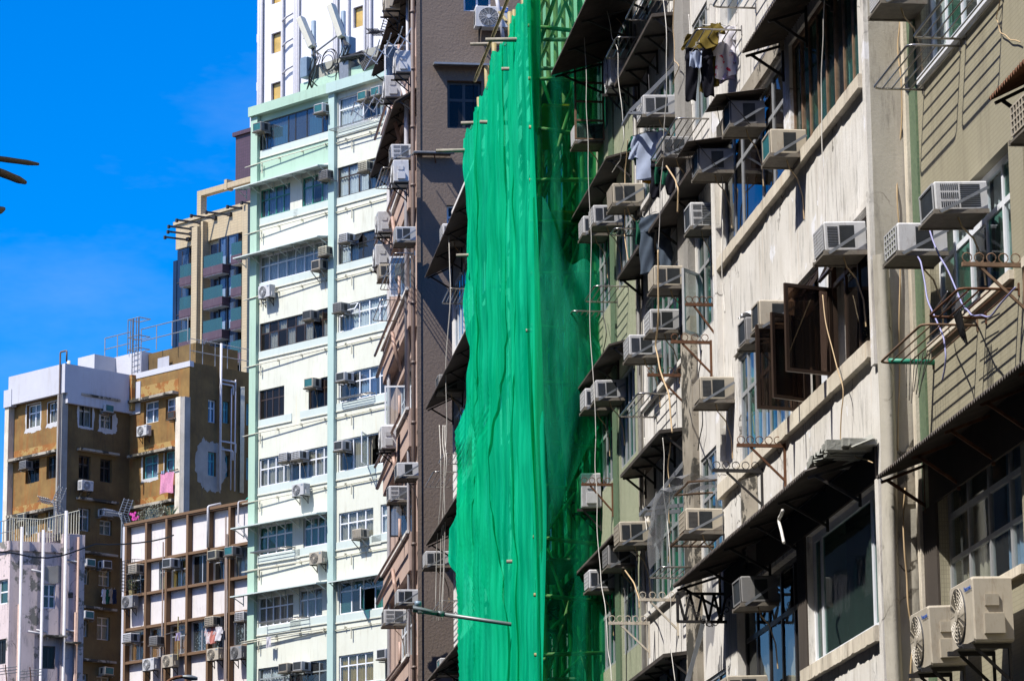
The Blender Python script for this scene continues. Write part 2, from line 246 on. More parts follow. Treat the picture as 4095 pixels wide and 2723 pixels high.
# ------------------------------------------------------------------ mesh helpers
class MB:
    """collects geometry; build() links it as one mesh object"""
    def __init__(s, M=None): s.v = []; s.f = []; s.mi = []; s.M = M; s.cur = 0
    def _add(s, pts, faces):
        o = len(s.v)
        if s.M is not None: pts = [s.M @ Vector(p) for p in pts]
        s.v += [tuple(p) for p in pts]; s.f += [tuple(i + o for i in f) for f in faces]; s.mi += [s.cur] * len(faces)
        return s
    def box(s, x0, x1, y0, y1, z0, z1):
        return s._add([(x0, y0, z0), (x1, y0, z0), (x1, y1, z0), (x0, y1, z0), (x0, y0, z1), (x1, y0, z1), (x1, y1, z1), (x0, y1, z1)],
                      [(0, 3, 2, 1), (4, 5, 6, 7), (0, 1, 5, 4), (1, 2, 6, 5), (2, 3, 7, 6), (3, 0, 4, 7)])
    def cbox(s, x0, x1, y0, y1, z0, z1, c=.02):
        """box whose edges along y are chamfered and whose front (y0) rim is bevelled"""
        def ring(y, k):
            a, b, e, g = x0 + k, x1 - k, z0 + k, z1 - k
            return [(a + c, y, e), (b - c, y, e), (b, y, e + c), (b, y, g - c), (b - c, y, g), (a + c, y, g), (a, y, g - c), (a, y, e + c)]
        p = ring(y0, c * .6) + ring(y0 + c * .6, 0) + ring(y1, 0); f = [tuple(range(8))[::1], tuple(range(23, 15, -1))]
        for r in (0, 8):
            for i in range(8): j = (i + 1) % 8; f.append((r + i, r + 8 + i, r + 8 + j, r + j))
        return s._add(p, f)
    def quad(s, a, b, c, d): return s._add([a, b, c, d], [(0, 1, 2, 3)])
    def bar(s, a, b, wd=.04, th=None, upv=(0, 0, 1)):
        """rectangular bar from a to b"""
        a, b = Vector(a), Vector(b); d = (b - a).normalized(); u = Vector(upv)
        if abs(d.dot(u)) > .95: u = Vector((0, 1, 0))
        r = d.cross(u).normalized(); u = r.cross(d); th = th or wd; r *= wd / 2; u *= th / 2
        return s._add([a - r - u, a + r - u, a + r + u, a - r + u, b - r - u, b + r - u, b + r + u, b - r + u],
                      [(0, 3, 2, 1), (4, 5, 6, 7), (0, 1, 5, 4), (1, 2, 6, 5), (2, 3, 7, 6), (3, 0, 4, 7)])
    def tube(s, path, r=.02, n=6, closed=False):
        P = [Vector(p) for p in path]; m = len(P); pts = []; fs = []; rs = r if isinstance(r, (list, tuple)) else [r] * m
        ref = Vector((.31, .17, .93))
        for i in range(m):
            a = P[(i - 1) % m] if (i or closed) else P[0]; b = P[(i + 1) % m] if (i < m - 1 or closed) else P[-1]
            d = (b - a).normalized() if (b - a).length > 1e-9 else Vector((0, 0, 1))
            if abs(d.dot(ref)) > .98: ref2 = Vector((1, 0, 0))
            else: ref2 = ref
            x = d.cross(ref2).normalized(); y = d.cross(x)
            for k in range(n):
                t = 2 * math.pi * k / n; pts.append(P[i] + (x * math.cos(t) + y * math.sin(t)) * rs[i])
        for i in range(m if closed else m - 1):
            j = (i + 1) % m
            for k in range(n): q = (k + 1) % n; fs.append((i * n + k, i * n + q, j * n + q, j * n + k))
        if not closed: fs += [tuple(range(n))[::-1], tuple((m - 1) * n + k for k in range(n))]
        return s._add(pts, fs)
    def disc(s, c, r, ax='y', n=20, th=.01):
        pts = []; c = Vector(c)
        for e in (-th / 2, th / 2):
            for k in range(n):
                t = 2 * math.pi * k / n; a, b = r * math.cos(t), r * math.sin(t)
                pts.append(c + (Vector((a, e, b)) if ax == 'y' else Vector((e, a, b)) if ax == 'x' else Vector((a, b, e))))
        return s._add(pts, [tuple(range(n)), tuple(range(2 * n - 1, n - 1, -1))] + [(k, k + n, (k + 1) % n + n, (k + 1) % n) for k in range(n)])
    def ring(s, c, r, th=.006, ax='y', n=20):
        c = Vector(c); P = []
        for k in range(n):
            t = 2 * math.pi * k / n; a, b = r * math.cos(t), r * math.sin(t)
            P.append(c + (Vector((a, 0, b)) if ax == 'y' else Vector((0, a, b)) if ax == 'x' else Vector((a, b, 0))))
        return s.tube(P, th, 4, True)
    def grid(s, fn, nu, nv):
        pts = [fn(i / nu, j / nv) for j in range(nv + 1) for i in range(nu + 1)]
        return s._add(pts, [(j * (nu + 1) + i, j * (nu + 1) + i + 1, (j + 1) * (nu + 1) + i + 1, (j + 1) * (nu + 1) + i) for j in range(nv) for i in range(nu)])
    def mesh(s, name, mats):
        me = bpy.data.meshes.new(name); me.from_pydata(s.v, [], s.f); me.validate()
        for m in (mats if isinstance(mats, (list, tuple)) else [mats]): me.materials.append(MT[m])
        if s.cur or any(s.mi):
            if len(me.polygons) == len(s.mi): me.polygons.foreach_set('material_index', s.mi)
        return me
    def build(s, name, mats, parent=None, smooth=False):
        me = s.mesh(name, mats)
        if smooth: me.polygons.foreach_set('use_smooth', [True] * len(me.polygons))
        o = bpy.data.objects.new(name, me); COL.objects.link(o); o.parent = parent; return o

def tag(o, label, cat, group=None):
    o['label'] = label; o['category'] = cat
    if group: o['group'] = group
    return o
def struct(o): o['kind'] = 'structure'; return o
def empty(name, M, label=None, cat=None, group=None):
    o = bpy.data.objects.new(name, None); COL.objects.link(o); o.empty_display_size = .3; o.matrix_world = M
    if label: tag(o, label, cat, group)
    return o
def inst(parts, name, M, label, cat, group=None, swap=None):
    """a thing made of parts that share mesh data: parts = [(name, mesh, [sub-parts])]"""
    e = empty(name, M, label, cat, group)
    for pn, me, subs in parts:
        o = bpy.data.objects.new(pn, me); COL.objects.link(o); o.parent = e
        if swap and me.materials[0].name in swap:
            o.material_slots[0].link = 'OBJECT'; o.material_slots[0].material = MT[swap[me.materials[0].name]]
        for sn, sm in subs:
            q = bpy.data.objects.new(sn, sm); COL.objects.link(q); q.parent = o
            if swap and sm.materials[0].name in swap: q.material_slots[0].link = 'OBJECT'; q.material_slots[0].material = MT[swap[sm.materials[0].name]]
    return e

# ------------------------------------------------------------------ buildings and their faces
class Bld:
    def __init__(s, name, label, loc, rz, cat='building', group=None):
        s.M = Matrix.Translation(loc) @ Matrix.Rotation(rz, 4, 'Z'); s.root = empty(name, s.M, label, cat, group); s.f = Face(s, Matrix())
    def face(s, M): return Face(s, M)
    def right(s, u, y=0):                       # return wall at u, facing +u
        return Face(s, Matrix(((0, -1, 0, u), (1, 0, 0, y), (0, 0, 1, 0), (0, 0, 0, 1))))
class Face:
    """local x runs to the right as seen from outside, y runs into the wall, z is height"""
    def __init__(s, b, M): s.b = b; s.M = M; s.W = b.M @ M; s.I = s.W.inverted(); s.holes = []
    def px(s, x, y, w=0.0):
        """photo pixel -> (u, z) on this face, w metres in front of the wall"""
        d = CAM_ROT @ Vector((x - PW / 2, -(y - PH / 2), -F_PX))
        o = s.I @ CAM_LOC; d = s.I.to_3x3() @ d; k = (-w - o.y) / d.y; p = o + d * k
        return p.x, p.z
    def mb(s): return MB(s.M)
    def at(s, u, z, w=0.0): return s.W @ Matrix.Translation((u, -w, z))
    def pt(s, u, z, w=0.0): return s.W @ Vector((u, -w, z))

def wall(F, u0, u1, z0, z1, mat, holes=None, rev=.22, name='wall', y=0.0, parent=None):
    hs = [h for h in (F.holes if holes is None else holes) if h[0] < u1 and h[1] > u0 and h[2] < z1 and h[3] > z0]
    us = sorted({u0, u1} | {min(max(c, u0), u1) for h in hs for c in h[:2]}); zs = sorted({z0, z1} | {min(max(c, z0), z1) for h in hs for c in h[2:4]})
    m = F.mb()
    for a, b in zip(us, us[1:]):
        c0 = None
        for c, d in zip(zs, zs[1:]):
            um, zm = (a + b) / 2, (c + d) / 2
            if any(h[0] < um < h[1] and h[2] < zm < h[3] for h in hs): continue
            m.quad((a, y, c), (b, y, c), (b, y, d), (a, y, d))
    for h in hs:
        a, b, c, d = h[:4]; e = y + rev
        m.quad((a, y, c), (a, e, c), (b, e, c), (b, y, c)); m.quad((a, e, d), (a, y, d), (b, y, d), (b, e, d))
        m.quad((a, e, c), (a, y, c), (a, y, d), (a, e, d)); m.quad((b, y, c), (b, e, c), (b, e, d), (b, y, d))
    return m.build(name, mat, parent or F.b.root)
def shell(F, u0, u1, z0, z1, depth, mat, left=True, right=True, roof=True, y0=0.0):
    """side walls, roof and back of a block whose front is built as a wall with openings"""
    m = F.mb()
    if left: m.quad((u0, depth, z0), (u0, y0, z0), (u0, y0, z1), (u0, depth, z1))
    if right: m.quad((u1, y0, z0), (u1, depth, z0), (u1, depth, z1), (u1, y0, z1))
    if roof: m.quad((u0, y0, z1), (u1, y0, z1), (u1, depth, z1), (u0, depth, z1))
    m.quad((u1, depth, z0), (u0, depth, z0), (u0, depth, z1), (u1, depth, z1))
    return m.build('side_wall', mat, F.b.root)
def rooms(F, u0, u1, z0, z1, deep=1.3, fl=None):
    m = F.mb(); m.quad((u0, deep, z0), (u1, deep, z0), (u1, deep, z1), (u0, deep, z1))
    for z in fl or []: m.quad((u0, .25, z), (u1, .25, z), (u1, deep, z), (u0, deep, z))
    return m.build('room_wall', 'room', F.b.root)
def part(F, name, mat, fn, parent=None, smooth=False):
    m = F.mb(); fn(m); return m.build(name, mat, parent or F.b.root, smooth)

def curtain(F, win, u0, u1, z0, z1, y, mat, amp=.03, wl=.16):
    n = max(6, int((u1 - u0) / wl * 6)); ph = random.random() * 6
    fn = lambda a, b: (u0 + (u1 - u0) * a, y + amp * math.sin(ph + a * (u1 - u0) / wl * 6.28 + .5 * math.sin(5 * a)) * (.5 + .5 * (1 - b) + .1), z0 + (z1 - z0) * b)
    return part(F, 'curtain', mat, lambda m: m.grid(fn, n, 3), win, True)

def window(F, u0, u1, z0, z1, cols=3, tr=None, frame='white_frame', gl='glass', rec=.09, cur=None, cmat='curtain_white', op=None, ft=.05, grille=None, fy=.05, lower=None, hole=True, name='window', tall=None):
    """frame with mullions and one transom at fraction tr; op = {column: (hinge 'L'/'R'/'T', degrees)}; cur = list of (from, to) fractions"""
    if hole: F.holes.append((u0, u1, z0, z1))
    W, H = u1 - u0, z1 - z0
    cf = [0] + list(cols) + [1] if isinstance(cols, (list, tuple)) else [i / cols for i in range(cols + 1)]
    us = [u0 + W * c for c in cf]; m = F.mb(); y0, y1 = rec, rec + fy
    m.box(u0, u1, y0, y1, z0, z0 + ft); m.box(u0, u1, y0, y1, z1 - ft, z1); m.box(u0, u0 + ft, y0, y1, z0 + ft, z1 - ft); m.box(u1 - ft, u1, y0, y1, z0 + ft, z1 - ft)
    e = .003
    for u in us[1:-1]: m.box(u - ft * .5, u + ft * .5, y0 + e, y1 - e, z0 + ft, z1 - ft)
    zt = z0 + H * tr if tr else None
    if zt: m.box(u0 + ft, u1 - ft, y0 + 2 * e, y1 - 2 * e, zt - ft * .5, zt + ft * .5)
    if lower: m.box(u0 + ft, u1 - ft, y0 + 2 * e, y1 - 2 * e, z0 + H * lower - ft * .4, z0 + H * lower + ft * .4)
    win = m.build(name, frame, F.b.root)
    op = op or {}
    gm = gl if isinstance(gl, (list, tuple)) else [gl]
    for i in range(len(us) - 1):
        rows = [(z0, zt, 'b'), (zt, z1, 't')] if zt else [(z0, z1, 'b')]
        for c, d, k in rows:
            a, b = us[i] + ft * .4, us[i + 1] - ft * .4; key = i if k == 'b' else ('t', i); c2, d2 = c + ft * .4, d - ft * .4
            if key in op:
                hg, an = op[key]; an = R_(an); s = MB()
                w2, h2 = b - a, d2 - c2; t2 = ft * .8
                s.box(0, w2, 0, .035, 0, t2); s.box(0, w2, 0, .035, h2 - t2, h2); s.box(0, t2, 0, .035, t2, h2 - t2); s.box(w2 - t2, w2, 0, .035, t2, h2 - t2)
                g = MB(); g.box(t2, w2 - t2, .012, .02, t2, h2 - t2)
                if hg == 'L': T = Matrix.Translation((a, y0 - .02, c2)) @ Matrix.Rotation(-an, 4, 'Z')
                elif hg == 'R': T = Matrix.Translation((b, y0 - .02, c2)) @ Matrix.Rotation(an, 4, 'Z') @ Matrix.Translation((-w2, 0, 0))
                else: T = Matrix.Translation((a, y0 - .02, d2)) @ Matrix.Rotation(-an, 4, 'X') @ Matrix.Translation((0, 0, -h2))
                s.M = F.M @ T; g.M = F.M @ T
                sm = MB(); sm.v = [tuple(s.M @ Vector(p)) for p in s.v]; sm.f = s.f; sm.mi = s.mi; gg = MB(); gg.v = [tuple(g.M @ Vector(p)) for p in g.v]; gg.f = g.f; gg.mi = g.mi
                so = sm.build('sash', frame, win); gg.build('pane', gm[(i) % len(gm)], win)
            else:
                part(F, 'pane', gm[(i + (k == 't')) % len(gm)], lambda m: m.box(a, b, y0 + fy * .4, y0 + fy * .4 + .008, c2, d2), win)
    if grille:
        def gr(m):
            y = y1 + .03; n = max(2, int(W / .14))
            for q in range(n + 1): u = u0 + W * q / n; m.box(u - .008, u + .008, y, y + .015, z0, z0 + H * (tr or 1))
            for q in range(1, 4): z = z0 + H * (tr or 1) * q / 4; m.box(u0, u1, y + .004, y + .012, z - .008, z + .008)
        part(F, 'grille', grille, gr, win)
    for a, b in cur or []: curtain(F, win, u0 + W * a, u0 + W * b, z0 + .02, z1 - .02, y1 + .05, cmat if isinstance(cmat, str) else random.choice(cmat))
    return win
def winpx(F, xl, yb, xr, yt, *a, w=0.0, **k):
    """window from photo pixels: bottom-left corner height at xl, top height at xl (yt), right edge xr"""
    u0, z0 = F.px(xl, yb, w); z1 = F.px(xl, yt, w)[1]; u1 = F.px(xr, yb, w)[0]
    return window(F, u0, u1, z0, z1, *a, **k), (u0, u1, z0, z1)

# ------------------------------------------------------------------ air conditioners
def ac_parts(kind, wd=.47, h=.34, d=.44, strut='up'):
    c = MB(); c.cbox(0, wd, -d, 0, 0, h, .018)
    body = c.mesh('casing', ['ac_white'])
    subs = []
    r = MB()                                   # rear grille on the street side
    r.box(.035, wd - .035, -d - .006, -d + .01, .035, h - .035); rm = 'coil_teal' if kind == 'teal' else 'coil_green' if kind == 'green' else 'coil'
    subs.append(('coil', r.mesh('coil', [rm])))
    if kind in ('grid', 'green', 'fine'):
        g = MB(); nx, nz = (5, 4) if kind != 'fine' else (9, 7); y0, y1 = -d - .016, -d - .007
        for i in range(nx + 1): x = .035 + (wd - .07) * i / nx; g.box(x - .008, x + .008, y0, y1, .03, h - .03)
        for j in range(nz + 1): z = .035 + (h - .07) * j / nz; g.box(.03, wd - .03, y0 + .001, y1 - .001, z - .008, z + .008)
        subs.append(('rear_grille', g.mesh('rear_grille', ['ac_white'])))
    else:
        g = MB(); y0, y1 = -d - .016, -d - .007
        g.box(.02, wd - .02, y0, y1, .015, .035); g.box(.02, wd - .02, y0, y1, h - .035, h - .015); g.box(.02, .035, y0, y1, .035, h - .035); g.box(wd - .035, wd - .02, y0, y1, .035, h - .035)
        subs.append(('rear_grille', g.mesh('rear_grille', ['ac_white'])))
    for x0, x1 in ((-.003, .0), (wd, wd + .003)):   # side vents, dark slots
        v = MB()
        if kind == 'louvre':
            for a in range(3):
                for k in range(9): y = -d + .05 + k * .017; z = h * (.12 + .29 * a); v.box(x0, x1, y, y + .008, z, z + h * .2)
            for k in range(12): z = h * (.12 + k * .066); v.box(x0, x1, -d * .52, -d * .14, z, z + .011)
        else:
            ya, yb = (-d * .62, -d * .30)
            for k in range(13): z = h * (.16 + k * .053); v.box(x0, x1, ya, yb, z, z + .012)
            if kind in ('fine', 'grid'):
                for k in range(13): z = h * (.16 + k * .053); v.box(x0, x1, -d * .93, -d * .68, z, z + .009)
            v.box(x0 * .5, x0 * .5 + .0015 if x0 < 0 else x1 - .0015, ya - .008, yb + .008, h * .13, h * .86)
        subs.append(('side_vent', v.mesh('side_vent', ['coil'])))
    t = MB(); t.box(-.02, wd + .02, -d - .02, .0, -.03, -.008); t.box(-.03, .0, -d - .025, 0, -.045, .004); t.box(wd, wd + .03, -d - .025, 0, -.045, .004)
    tray = t.mesh('tray', ['tray'])
    bs = []
    for x in (-.045, wd + .045):
        b = MB()
        if strut == 'up': b.bar((x, -d * .95, -.03), (x, 0, h * .72), .012, .032)
        elif strut == 'down': b.bar((x * .9, -d * .9, -.05), (x * .9, 0, -.38), .02, .03); b.bar((x * .9, -.012, -.42), (x * .9, -.012, 0), .02, .024)
        else: b.box(x - .015, x + .015, -.3, -.005, -.095, -.06)
        bs.append(('bracket', b.mesh('bracket', ['galv']), []))
    hz = MB(); hz.tube([(wd * .7, -d * .5, -.03), (wd * .72, -d * .45, -.14), (wd * .6, -d * .2, -.26), (wd * .62, -.03, -.5), (wd * .6, -.02, -.8)], .009, 5)
    return [('casing', body, subs), ('tray', tray, []), ('drain_hose', hz.mesh('drain_hose', ['cable_tan']), [])] + bs
def split_parts(wd=.78, h=.55, d=.29, fan='ac_white', dark=False):
    c = MB(); c.cbox(0, wd, -d, 0, 0, h, .02); body = c.mesh('casing', ['ac_white']); subs = []
    cx, cz, r = wd * .40, h * .5, h * .42
    f = MB(); f.disc((cx, -d - .004, cz), r, n=28, th=.012); subs.append(('fan_opening', f.mesh('fan_opening', ['fan' if not dark else 'coil'])))
    g = MB()
    for k in range(1, 8): g.ring((cx, -d - .016, cz), r * k / 7, .0045)
    for k in range(12):
        t = k * math.pi / 6; g.bar((cx + .04 * math.cos(t), -d - .016, cz + .04 * math.sin(t)), (cx + r * math.cos(t + .5), -d - .016, cz + r * math.sin(t + .5)), .008, .006, (0, 1, 0))
    g.disc((cx, -d - .02, cz), .05, n=16, th=.012); subs.append(('fan_grille', g.mesh('fan_grille', ['ac_white'])))
    v = MB(); v.box(wd, wd + .05, -d * .75, -d * .25, h * .12, h * .42); v.box(wd, wd + .02, -d * .7, -d * .35, h * .55, h * .72); subs.append(('valve_cover', v.mesh('valve_cover', ['ac_white'])))
    l = MB(); l.box(wd * .78, wd * .93, -d - .004, -d, h * .80, h * .90); subs.append(('badge', l.mesh('badge', ['blue_grey'])))
    sv = MB()
    for k in range(12): z = h * (.14 + k * .06); sv.box(-.004, 0, -d * .85, -d * .15, z, z + .014)
    subs.append(('side_vent', sv.mesh('side_vent', ['coil'])))
    bs = []
    for x in (wd * .16, wd * .84):
        b = MB(); b.box(x - .02, x + .02, -d - .06, 0, -.045, -.005); b.bar((x, -d * .9, -.03), (x, -.01, -.32), .02, .025); b.box(x - .018, x + .018, -.02, -.001, -.36, -.046); bs.append(('bracket', b.mesh('bracket', ['dark_steel']), []))
    return [('casing', body, subs)] + bs
AC = {}
for k_ in ('grid', 'teal', 'green', 'fine', 'dark', 'louvre'):
    for s_ in ('up', 'down', 'none'): AC[k_, s_] = ac_parts(k_, strut=s_)
AC['split'] = split_parts(); AC['split_dark'] = split_parts(dark=True)
def ac(F, u, z, label, kind='grid', strut='up', w=0.0, s=(1, 1, 1), mat=None, tilt=0, group=None):
    r = random.Random(label); j = lambda a: 1 + r.uniform(-a, a)
    M = F.at(u, z, w) @ Matrix.Diagonal((s[0] * j(.05), s[1] * j(.06), s[2] * j(.05), 1)) @ Matrix.Rotation(R_(r.uniform(0, 2.2)), 4, 'X') @ Matrix.Rotation(R_(r.uniform(-1.2, 1.2)), 4, 'Y')
    if mat is None and 'white' not in label and r.random() < .5: mat = r.choice(('ac_cream', 'ac_cream', 'ac_grey', 'ac_yellow'))
    if tilt: M = M @ Matrix.Rotation(R_(tilt), 4, 'Y')
    sw = {'ac_white': mat} if mat else None
    if kind.startswith('split'): return inst(AC[kind], 'split_air_conditioner', M, label, 'air conditioner', group, sw)
    return inst(AC[kind, strut], 'window_air_conditioner', M, label, 'air conditioner', group, sw)
def ac_side(F, x, y, label, kind='grid', w=0.0, wd=.47, **k):
    """air conditioner on a receding wall: pixel of the near bottom edge where it meets the wall"""
    u, z = F.px(x, y, w); s = k.get('s', (1, 1, 1)); s = k['s'] = (s[0] * .96, s[1] * .93, s[2] * .88); return ac(F, u - wd * s[0], z, label, kind, w=w, **k)
def ac_front(F, x, y, label, kind='grid', w=0.0, hw=.235, hh=.17, **k):
    """air conditioner on a wall seen frontally: pixel of the middle of its outer face"""
    d = .44 if not kind.startswith('split') else .29
    s = k.get('s', (1, 1, 1)); u, z = F.px(x, y, w + d * s[1]); return ac(F, u - hw * s[0], z - hh * s[2], label, kind, w=w, **k)

# ------------------------------------------------------------------ racks, arms, awnings, cables
def rounded(P, r=.08, n=4):
    P = [Vector(p) for p in P]; o = [P[0]]
    for a, b, c in zip(P, P[1:], P[2:]):
        d1 = (a - b).normalized(); d2 = (c - b).normalized()
        for i in range(n + 1): t = i / n; o.append((b + d1 * r) * (1 - t) ** 2 + b * 2 * t * (1 - t) + (b + d2 * r) * t * t)
    o.append(P[-1]); return o
def rack(F, u0, u1, z, d, label, mat='steel', n=5, w=0.0, drop=0.0, group='drying racks on the street walls', r=.014, brace=False):
    e = empty('drying_rack', F.at(u0, z, w), label, 'drying rack', group); W = u1 - u0
    m = MB(); m.tube(rounded([(0, 0, 0), (0, -d, -drop), (W, -d, -drop), (W, 0, 0)], min(.09, d * .3)), r, 6); m.build('rim', mat, e, True)
    for i in range(n):
        y = -d * (i + .6) / (n + .6); b = MB(); b.tube([(0, y, -drop * -y / d), (W, y, -drop * -y / d)], r * .62, 5); b.build('bar', mat, e, True)
    for x in (0, W): f = MB(); f.box(x - .02, x + .02, -.012, 0, -.06, .06); f.build('wall_plate', mat, e)
    return e
def rack_px(F, far, near, d, label, **k):
    w = k.get('w', 0); a, z0 = F.px(*far, w); b, z1 = F.px(*near, w); return rack(F, a, b, (z0 + z1) / 2, d, label, **k)
def hook_arm(F, u, z, L, label, mat='rust', nr=4, w=0.0, down=.42, ringr=.045):
    """bar standing out of the wall with rings on top and a diagonal stay, for bamboo drying poles"""
    e = empty('pole_bracket', F.at(u, z, w), label, 'pole bracket', 'ring brackets on the street walls')
    MB().box(-.02, .02, -L, 0, -.02, .02).build('arm', mat, e)
    MB().bar((0, -L * .72, -.02), (0, -.01, -down), .025, .025).build('stay', mat, e)
    MB().box(-.025, .025, -.025, 0, -down - .08, .03).build('wall_plate', mat, e)
    for i in range(nr):
        y = -L + .05 + (L - .14) * i / max(1, nr - 1); q = MB(); P = [Vector((0, y + ringr * math.sin(t), .02 + ringr + -ringr * math.cos(t))) for t in [.35 + k * (5.6 / 10) for k in range(11)]]
        q.tube(P, .006, 4); q.build('ring', mat, e)
    return e
def awning(F, u0, u1, z, d, drop, mat='tin', corr=True, th=.02, brackets=3, bmat='dark_steel', wl=.10, amp=.024, name='awning', truss=False, w=0.0, edge='tin_edge'):
    m = F.mb()
    if corr:
        n = int((u1 - u0) / wl * 4)
        top = lambda a, b: (u0 + (u1 - u0) * a, -w - d * b, z - drop * b + amp * math.sin(a * n / 4 * 6.283))
        m.grid(top, n, 4); m.grid(lambda a, b: (top(1 - a, b)[0], top(1 - a, b)[1], top(1 - a, b)[2] - .006), n, 4)
        for i in range(n):
            p, q = top(i / n, 1), top((i + 1) / n, 1); m.quad((p[0], p[1], p[2] - .006), (q[0], q[1], q[2] - .006), q, p)
    else:
        m._add([(u0, -w, z), (u1, -w, z), (u1, -w - d, z - drop), (u0, -w - d, z - drop), (u0, -w, z - th), (u1, -w, z - th), (u1, -w - d, z - drop - th), (u0, -w - d, z - drop - th)],
               [(0, 1, 2, 3), (7, 6, 5, 4), (3, 2, 6, 7), (0, 3, 7, 4), (1, 5, 6, 2)])
    o = m.build(name, mat, F.b.root)
    for i in range(brackets):
        u = u0 + .06 + (u1 - u0 - .12) * i / max(1, brackets - 1)
        def br(m):
            k = .03; m.bar((u, -w - .01, z - .05 - amp), (u, -w - d * .92, z - drop * .92 - .05 - amp), k, k); m.bar((u, -w - d * .8, z - drop * .8 - .07), (u, -w - .01, z - drop - .30), k, k); m.bar((u, -w - .014, z - .02), (u, -w - .014, z - drop - .36), k, k)
            if truss:
                for q in range(4): a, b = d * q / 4, d * (q + 1) / 4; m.bar((u, -w - a, z - .10), (u, -w - (a + b) / 2, z - .32), .02, .02); m.bar((u, -w - (a + b) / 2, z - .32), (u, -w - b, z - .10), .02, .02)
                m.bar((u, -w, z - .33), (u, -w - d, z - .33), .025, .025); m.bar((u, -w - d, z - .33), (u, -w - d, z - .08), .025, .025)
        part(F, 'bracket', bmat, br, o)
    return o
def cable(pts, label, mat='cable_white', r=.012, group='loose cables on the walls', sag=0.0, seg=6, name='cable', parent=None, cat='cable'):
    rj = random.Random(str(label)); P = []; pts = [Vector(p) for p in pts]; q = [pts[0]]
    for a, b in zip(pts, pts[1:]): l = (b - a).length * (.022 if r < .011 else .004); q += [(a + b) / 2 + Vector((rj.uniform(-l, l), rj.uniform(-3 * l, 3 * l), 0)), b]
    pts = q
    for i in range(len(pts) - 1):
        a, b = pts[i], pts[i + 1]; p0 = pts[i - 1] if i else a; p3 = pts[i + 2] if i + 2 < len(pts) else b
        for k in range(seg):
            t = k / seg; q = .5 * ((2 * a) + (b - p0) * t + (2 * p0 - 5 * a + 4 * b - p3) * t * t + (3 * a - p0 - 3 * b + p3) * t ** 3); q.z -= sag * 4 * t * (1 - t); P.append(q)
    P.append(pts[-1]); m = MB(); m.tube(P, r, 5); o = m.build(name, mat, parent, True)
    if label: tag(o, label, cat, group)
    return o
def cable_px(F, pp, label, w=.05, **k):
    return cable([F.pt(*F.px(x, y, w), w) for x, y in pp], label, **k)
def pipe(F, pts, r, mat, name='pipe', parent=None, rd=.08):
    m = F.mb(); m.tube(rounded(pts, rd) if len(pts) > 2 and rd else pts, r, 8); return m.build(name, mat, parent or F.b.root, True)

# ------------------------------------------------------------------ setting
def sheet(name, x0, x1, y0, y1, z, mat):
    m = MB(); m.quad((x0, y0, z), (x1, y0, z), (x1, y1, z), (x0, y1, z)); return struct(m.build(name, mat))
sheet('ground', -3000, 3000, -3000, 3000, -.13, 'paving')
sheet('road', -6.5, 5.2, -60, 420, -.126, 'asphalt')
for x0_, x1_ in ((5.2, 8.2), (-10, -6.5)):
    m = MB(); m.box(x0_, x1_, -60, 130, -.125, 0); struct(m.build('pavement', 'paving'))
for i in range(26):
    m = MB(); m.box(-.72, -.58, -50 + i * 9, -46 + i * 9, -.122, -.118); o = m.build('lane_marking', 'road_paint'); struct(o)

STREET = R_(-90)
# ================================================================== olive mosaic tenement, nearest on the right
A = Bld('tenement', 'olive mosaic tenement with white framed windows at right edge, nearest the viewer', (8.7, 0, 0), STREET); f = A.f
wn = []
for z0, h, kind in ((12.1, 1.55, 'white_frame'), (9.28, 1.25, 'white_frame'), (6.5, 1.55, 'alu'), (15.1, 1.4, 'white_frame'), (3.4, 1.5, 'alu')):
    for a, b in ((-34.35, -31.2), (-30.7, -27.4), (-26.8, -23.6)):
        low = z0 < 7
        window(f, a, b, z0, z0 + h, 5 if not low else 4, .66 if not low else .62, kind, ['glass', 'glass_green'] if not low else 'glass', rec=.10, cur=[(.02, .3), (.6, .97)] if z0 != 6.5 else [(.05, .45), (.62, .95)], cmat='curtain_white' if not low else ['curtain_blue', 'curtain_beige'], ft=.06, op={2: ('R', 0)} if False else None, lower=.33 if low else None)
wall(f, -35.05, 45, 0, 24, 'olive_mosaic'); shell(f, -35.05, 45, 0, 24, 12, 'grey_concrete', left=False); rooms(f, -35, 44.9, 0, 24, 1.6)  # front runs on unseen past the viewer to cut sky fill
part(f, 'shade_board', 'awning_shade', lambda m: m.box(-34.6, -24, -.03, 0, 7.62, 8.12)); part(f, 'shade_board', 'awning_shade', lambda m: m.box(-34.9, -34.36, -.028, 0, 6.3, 7.62))  # dark boards added to deepen the shade under the awning
for a, b in ((-34.35, -31.2), (-30.7, -27.4)): part(f, 'sill', 'white_frame', lambda m: m.box(a - .04, b + .04, -.06, .12, 12.03, 12.1))
for z in (9.28, 6.5):
    for a, b in ((-34.35, -31.2), (-30.7, -27.4)): part(f, 'sill', 'sill_paint', lambda m: m.box(a - .04, b + .04, -.05, .12, z - .09, z))
part(f, 'corner_strip', 'sill_paint', lambda m: m.box(-35.04, -34.9, -.06, 0, 0, 24))
part(f, 'corner_strip', 'green_mosaic_dark', lambda m: m.box(-34.9, -34.62, -.025, 0, 0, 24))
awning(f, -34.85, -24, 8.15, .52, .20, 'tin', True, brackets=9, bmat='rust', wl=.09, amp=.02)
awning(f, f.px(3955, 402, .5)[0], -24, f.px(3955, 402, .5)[1] + .26, .5, .25, 'rust', True, brackets=4, bmat='dark_steel', wl=.08)

